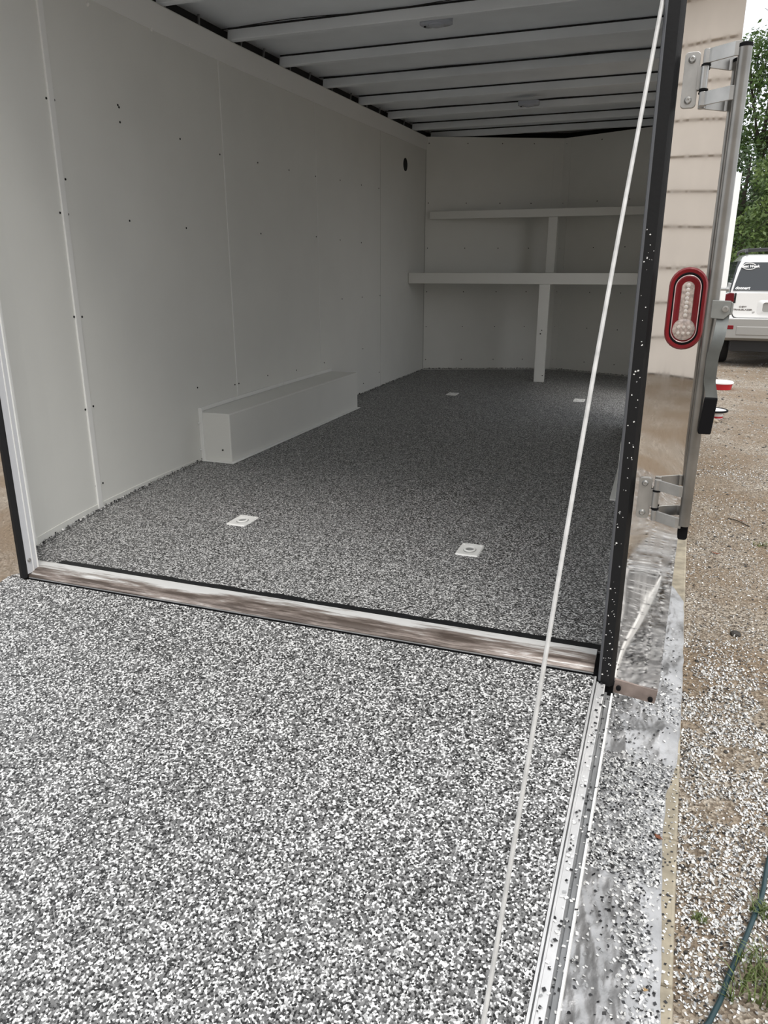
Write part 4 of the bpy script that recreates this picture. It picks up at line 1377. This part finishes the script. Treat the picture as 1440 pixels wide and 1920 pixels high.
mb = MB()
for a0, a1 in ((20, 160), (200, 340)):
    P = []
    for a in np.linspace(R(a0), R(a1), 14):
        z = zr + .045 * sin(a); P.append((-.575 + .092 * cos(a), lean_y(z) - 0.020, z))
    mb.tube(P, 0.0055, 6)
mb.build('decal_ring', M['decal'], rg)
text_part('donnert', .062, M['decal'], rg, (-.74, lean_y(1.175) - 0.022, 1.172), wrot, 'window_decal', .001, .25, .002)
# bumper
mb = MB()
loft(mb, [(sect(.84, .46, .735, .05, .04), -0.12), (sect(.885, .42, .745, .06, .04), -0.06), (sect(.905, .40, .745, .06, .04), 0.10), (sect(.905, .40, .70, .06, .04), 0.32)])
mb.build('bumper', M['carsilver'], car, smooth=True)
mb = MB(); mb.box(-.66, -0.128, .50, .66, -0.10, .635); mb.build('bumper_step', M['carsilver'], car, bevel=0.012)
mb = MB(); mb.box(-.88, -0.075, .735, .88, 0.0, .752); mb.build('bumper_top', M['carwhite'], car, bevel=0.006)
mb = MB(); mb.box(-.70, 0.0, .25, .70, 4.2, .42); mb.build('underbody', M['carblack'], car)
mb = MB(); mb.tube([(.5, -0.1, .36), (.5, .4, .36)], 0.03, 10); mb.build('exhaust_pipe', M['zinc'], car, smooth=True)

# ------------------------------------------------------------------ trees
def tree(x, y, h, crowns, nleaf, m, label, trunk_r=0.12, leaf_s=(0.07, 0.15), branches=()):
    t = empty('tree', (x, y, GZ)); tag(t, label, 'tree', 'trees beyond the parked car')
    mb = MB()
    mb.tube([(0, 0, 0), (0.05, 0.02, h * .3), (-.03, .05, h * .6), (.02, 0, h * .85)], [trunk_r, trunk_r * .8, trunk_r * .5, trunk_r * .15], 8)
    for (cx, cy, cz, r) in crowns:
        b = Vector((0, 0, min(h * .55, max(.4, cz * .6)))); e = Vector((cx, cy, cz))
        mb.tube([b, b.lerp(e, .5) + Vector((0, 0, .15)), e], [trunk_r * .4, trunk_r * .22, trunk_r * .08], 6)
        for _ in range(5):
            d = Vector(rng.normal(0, 1, 3)).normalized() * r * .9
            mb.tube([b.lerp(e, .6), e + d * .5 + Vector((0, 0, .05)), e + d], [trunk_r * .14, trunk_r * .09, trunk_r * .04], 5)
    for br in branches: mb.tube(br, [trunk_r * .35 * (1 - i / (len(br) + 1)) for i in range(len(br))], 6)
    mb.build('trunk', M['bark'], t, smooth=True)
    tot = sum(c[3] ** 2 for c in crowns)
    V = []; n_all = 0
    for (cx, cy, cz, r) in crowns:
        n = int(nleaf * r * r / tot)
        d = rng.normal(0, 1, (n, 3)); d /= np.linalg.norm(d, axis=1)[:, None]
        rad = r * rng.uniform(0.25, 1.0, n) ** .45
        lump = np.array([0.78 + .38 * noise.noise((q[0] * 2.3 + cx, q[1] * 2.3 + cy, q[2] * 2.3 + cz)) for q in d])
        C = np.array([cx, cy, cz]) + d * (rad * lump)[:, None]
        nrm = d * .7 + rng.normal(0, .7, (n, 3)) + np.array([0, 0, .5]); nrm /= np.linalg.norm(nrm, axis=1)[:, None]
        a = np.cross(nrm, rng.normal(0, 1, (n, 3))); a /= np.linalg.norm(a, axis=1)[:, None]
        b = np.cross(nrm, a)
        s = rng.uniform(leaf_s[0], leaf_s[1], n)[:, None]
        V.append(np.stack([C - a * s * .6, C + b * s * .32, C + a * s * .6, C - b * s * .32], 1).reshape(-1, 3)); n_all += n
    V = np.concatenate(V)
    me = bpy.data.meshes.new('foliage')
    me.vertices.add(len(V)); me.vertices.foreach_set('co', V.ravel())
    me.loops.add(len(V)); me.loops.foreach_set('vertex_index', np.arange(len(V), dtype=np.int32))
    me.polygons.add(n_all); me.polygons.foreach_set('loop_start', np.arange(0, len(V), 4, dtype=np.int32))
    me.materials.append(m); me.update(calc_edges=True); me.validate()
    o = bpy.data.objects.new('foliage', me); COL.objects.link(o); o.parent = t; o['kind'] = 'stuff'
    return t


tree(3.0, 22.0, 7.5, [(0, 0, 5.3, 1.5), (-.9, -.2, 4.4, .9), (.9, .2, 4.0, 1.6), (-.6, 0, 6.5, .9), (.5, 0, 7.0, 1.3), (1.2, 0, 5.8, 1.4), (-.95, .1, 5.5, .6)], 13000, M['leaf'],
     'tall green tree with sky gaps behind the lock bar top', .13, (0.06, 0.13),
     [[(0, 0, 2.2), (-.7, 0, 3.6), (-1.3, 0, 4.2)], [(0, 0, 2.8), (-1.0, 0, 4.3), (-1.5, .1, 5.2)]])
tree(2.45, 18.0, 4.5, [(0, 0, 3.2, 1.15), (-.75, 0, 2.4, .85), (.9, 0, 2.7, 1.2), (-.3, .2, 1.5, 1.1), (.8, 0, 1.4, 1.1), (1.7, 0, 3.2, 1.2)], 15000, M['leaf2'],
     'dense dark green tree directly behind the parked car', .12, (0.05, 0.10))
tree(3.05, 16.2, 3.2, [(0, 0, 2.6, .9), (-.7, 0, 2.0, .7), (.8, 0, 2.2, .9), (-.2, 0, 3.3, .6)], 6500, M['leaf3'],
     'bright yellow green bush tree above the car roof at the right edge', .07, (0.05, 0.10))
tree(1.9, 26.0, 5.0, [(0, 0, 3.0, 1.6), (-1.3, 0, 2.2, 1.3), (1.2, 0, 2.0, 1.5)], 9000, M['leaf2'],
     'far dark tree between the side door and the car', .14, (0.07, 0.14))
tree(9.5, 24.0, 8.5, [(0, 0, 6.5, 2.2), (-1.5, 0, 5.0, 1.8), (1.5, 0, 5.2, 2.0), (0, 0, 3.2, 2.2), (-2.0, 0, 3.0, 1.8)], 14000, M['leaf'],
     'broad green tree at the far right beyond the car', .2, (0.08, 0.16))
tree(4.6, 31.0, 6.5, [(0, 0, 2.6, 2.4), (-2.6, 0, 2.2, 2.0), (2.4, 0, 3.4, 2.4), (0.5, 0, 4.6, 1.6)], 12000, M['leaf2'],
     'dark tree row far behind all the others', .2, (0.1, 0.18))

# ------------------------------------------------------------------ house behind the camera (seen in the polished post)
hs = empty('house', (0, -9.6, GZ)); tag(hs, 'cream sided house facing the ramp, seen mirrored in the polished post', 'house')
HX0, HX1 = -7.0, 9.0
for i in range(11):
    z0 = 0.02 + i * 0.47
    mb = MB()
    mb.hexa([(HX0, -.04, z0), (HX1, -.04, z0), (HX1, 0.050, z0), (HX0, 0.050, z0), (HX0, -.04, z0 + .440), (HX1, -.04, z0 + .440), (HX1, 0.02, z0 + .440), (HX0, 0.02, z0 + .440)])
    mb.build('siding_board', M['siding'], hs)
mb = MB(); mb.box(HX0, -6.0, 0.0, HX1, -.045, 5.19); mb.build('wall_block', M['siding'], hs)
mb = MB()
mb.prism([(0.55, 5.10), (-3.0, 7.1), (-6.6, 5.10), (-6.6, 5.0), (-3.0, 7.0), (0.55, 5.0)], lambda u, v, d: (d, u, v + .1), HX0 - .4, HX1 + .4)
mb.build('roof', M['roof'], hs)
mb = MB(); mb.box(HX0 - .4, 0.50, 4.98, HX1 + .4, 0.60, 5.12); mb.build('gutter', M['carwhite'], hs)
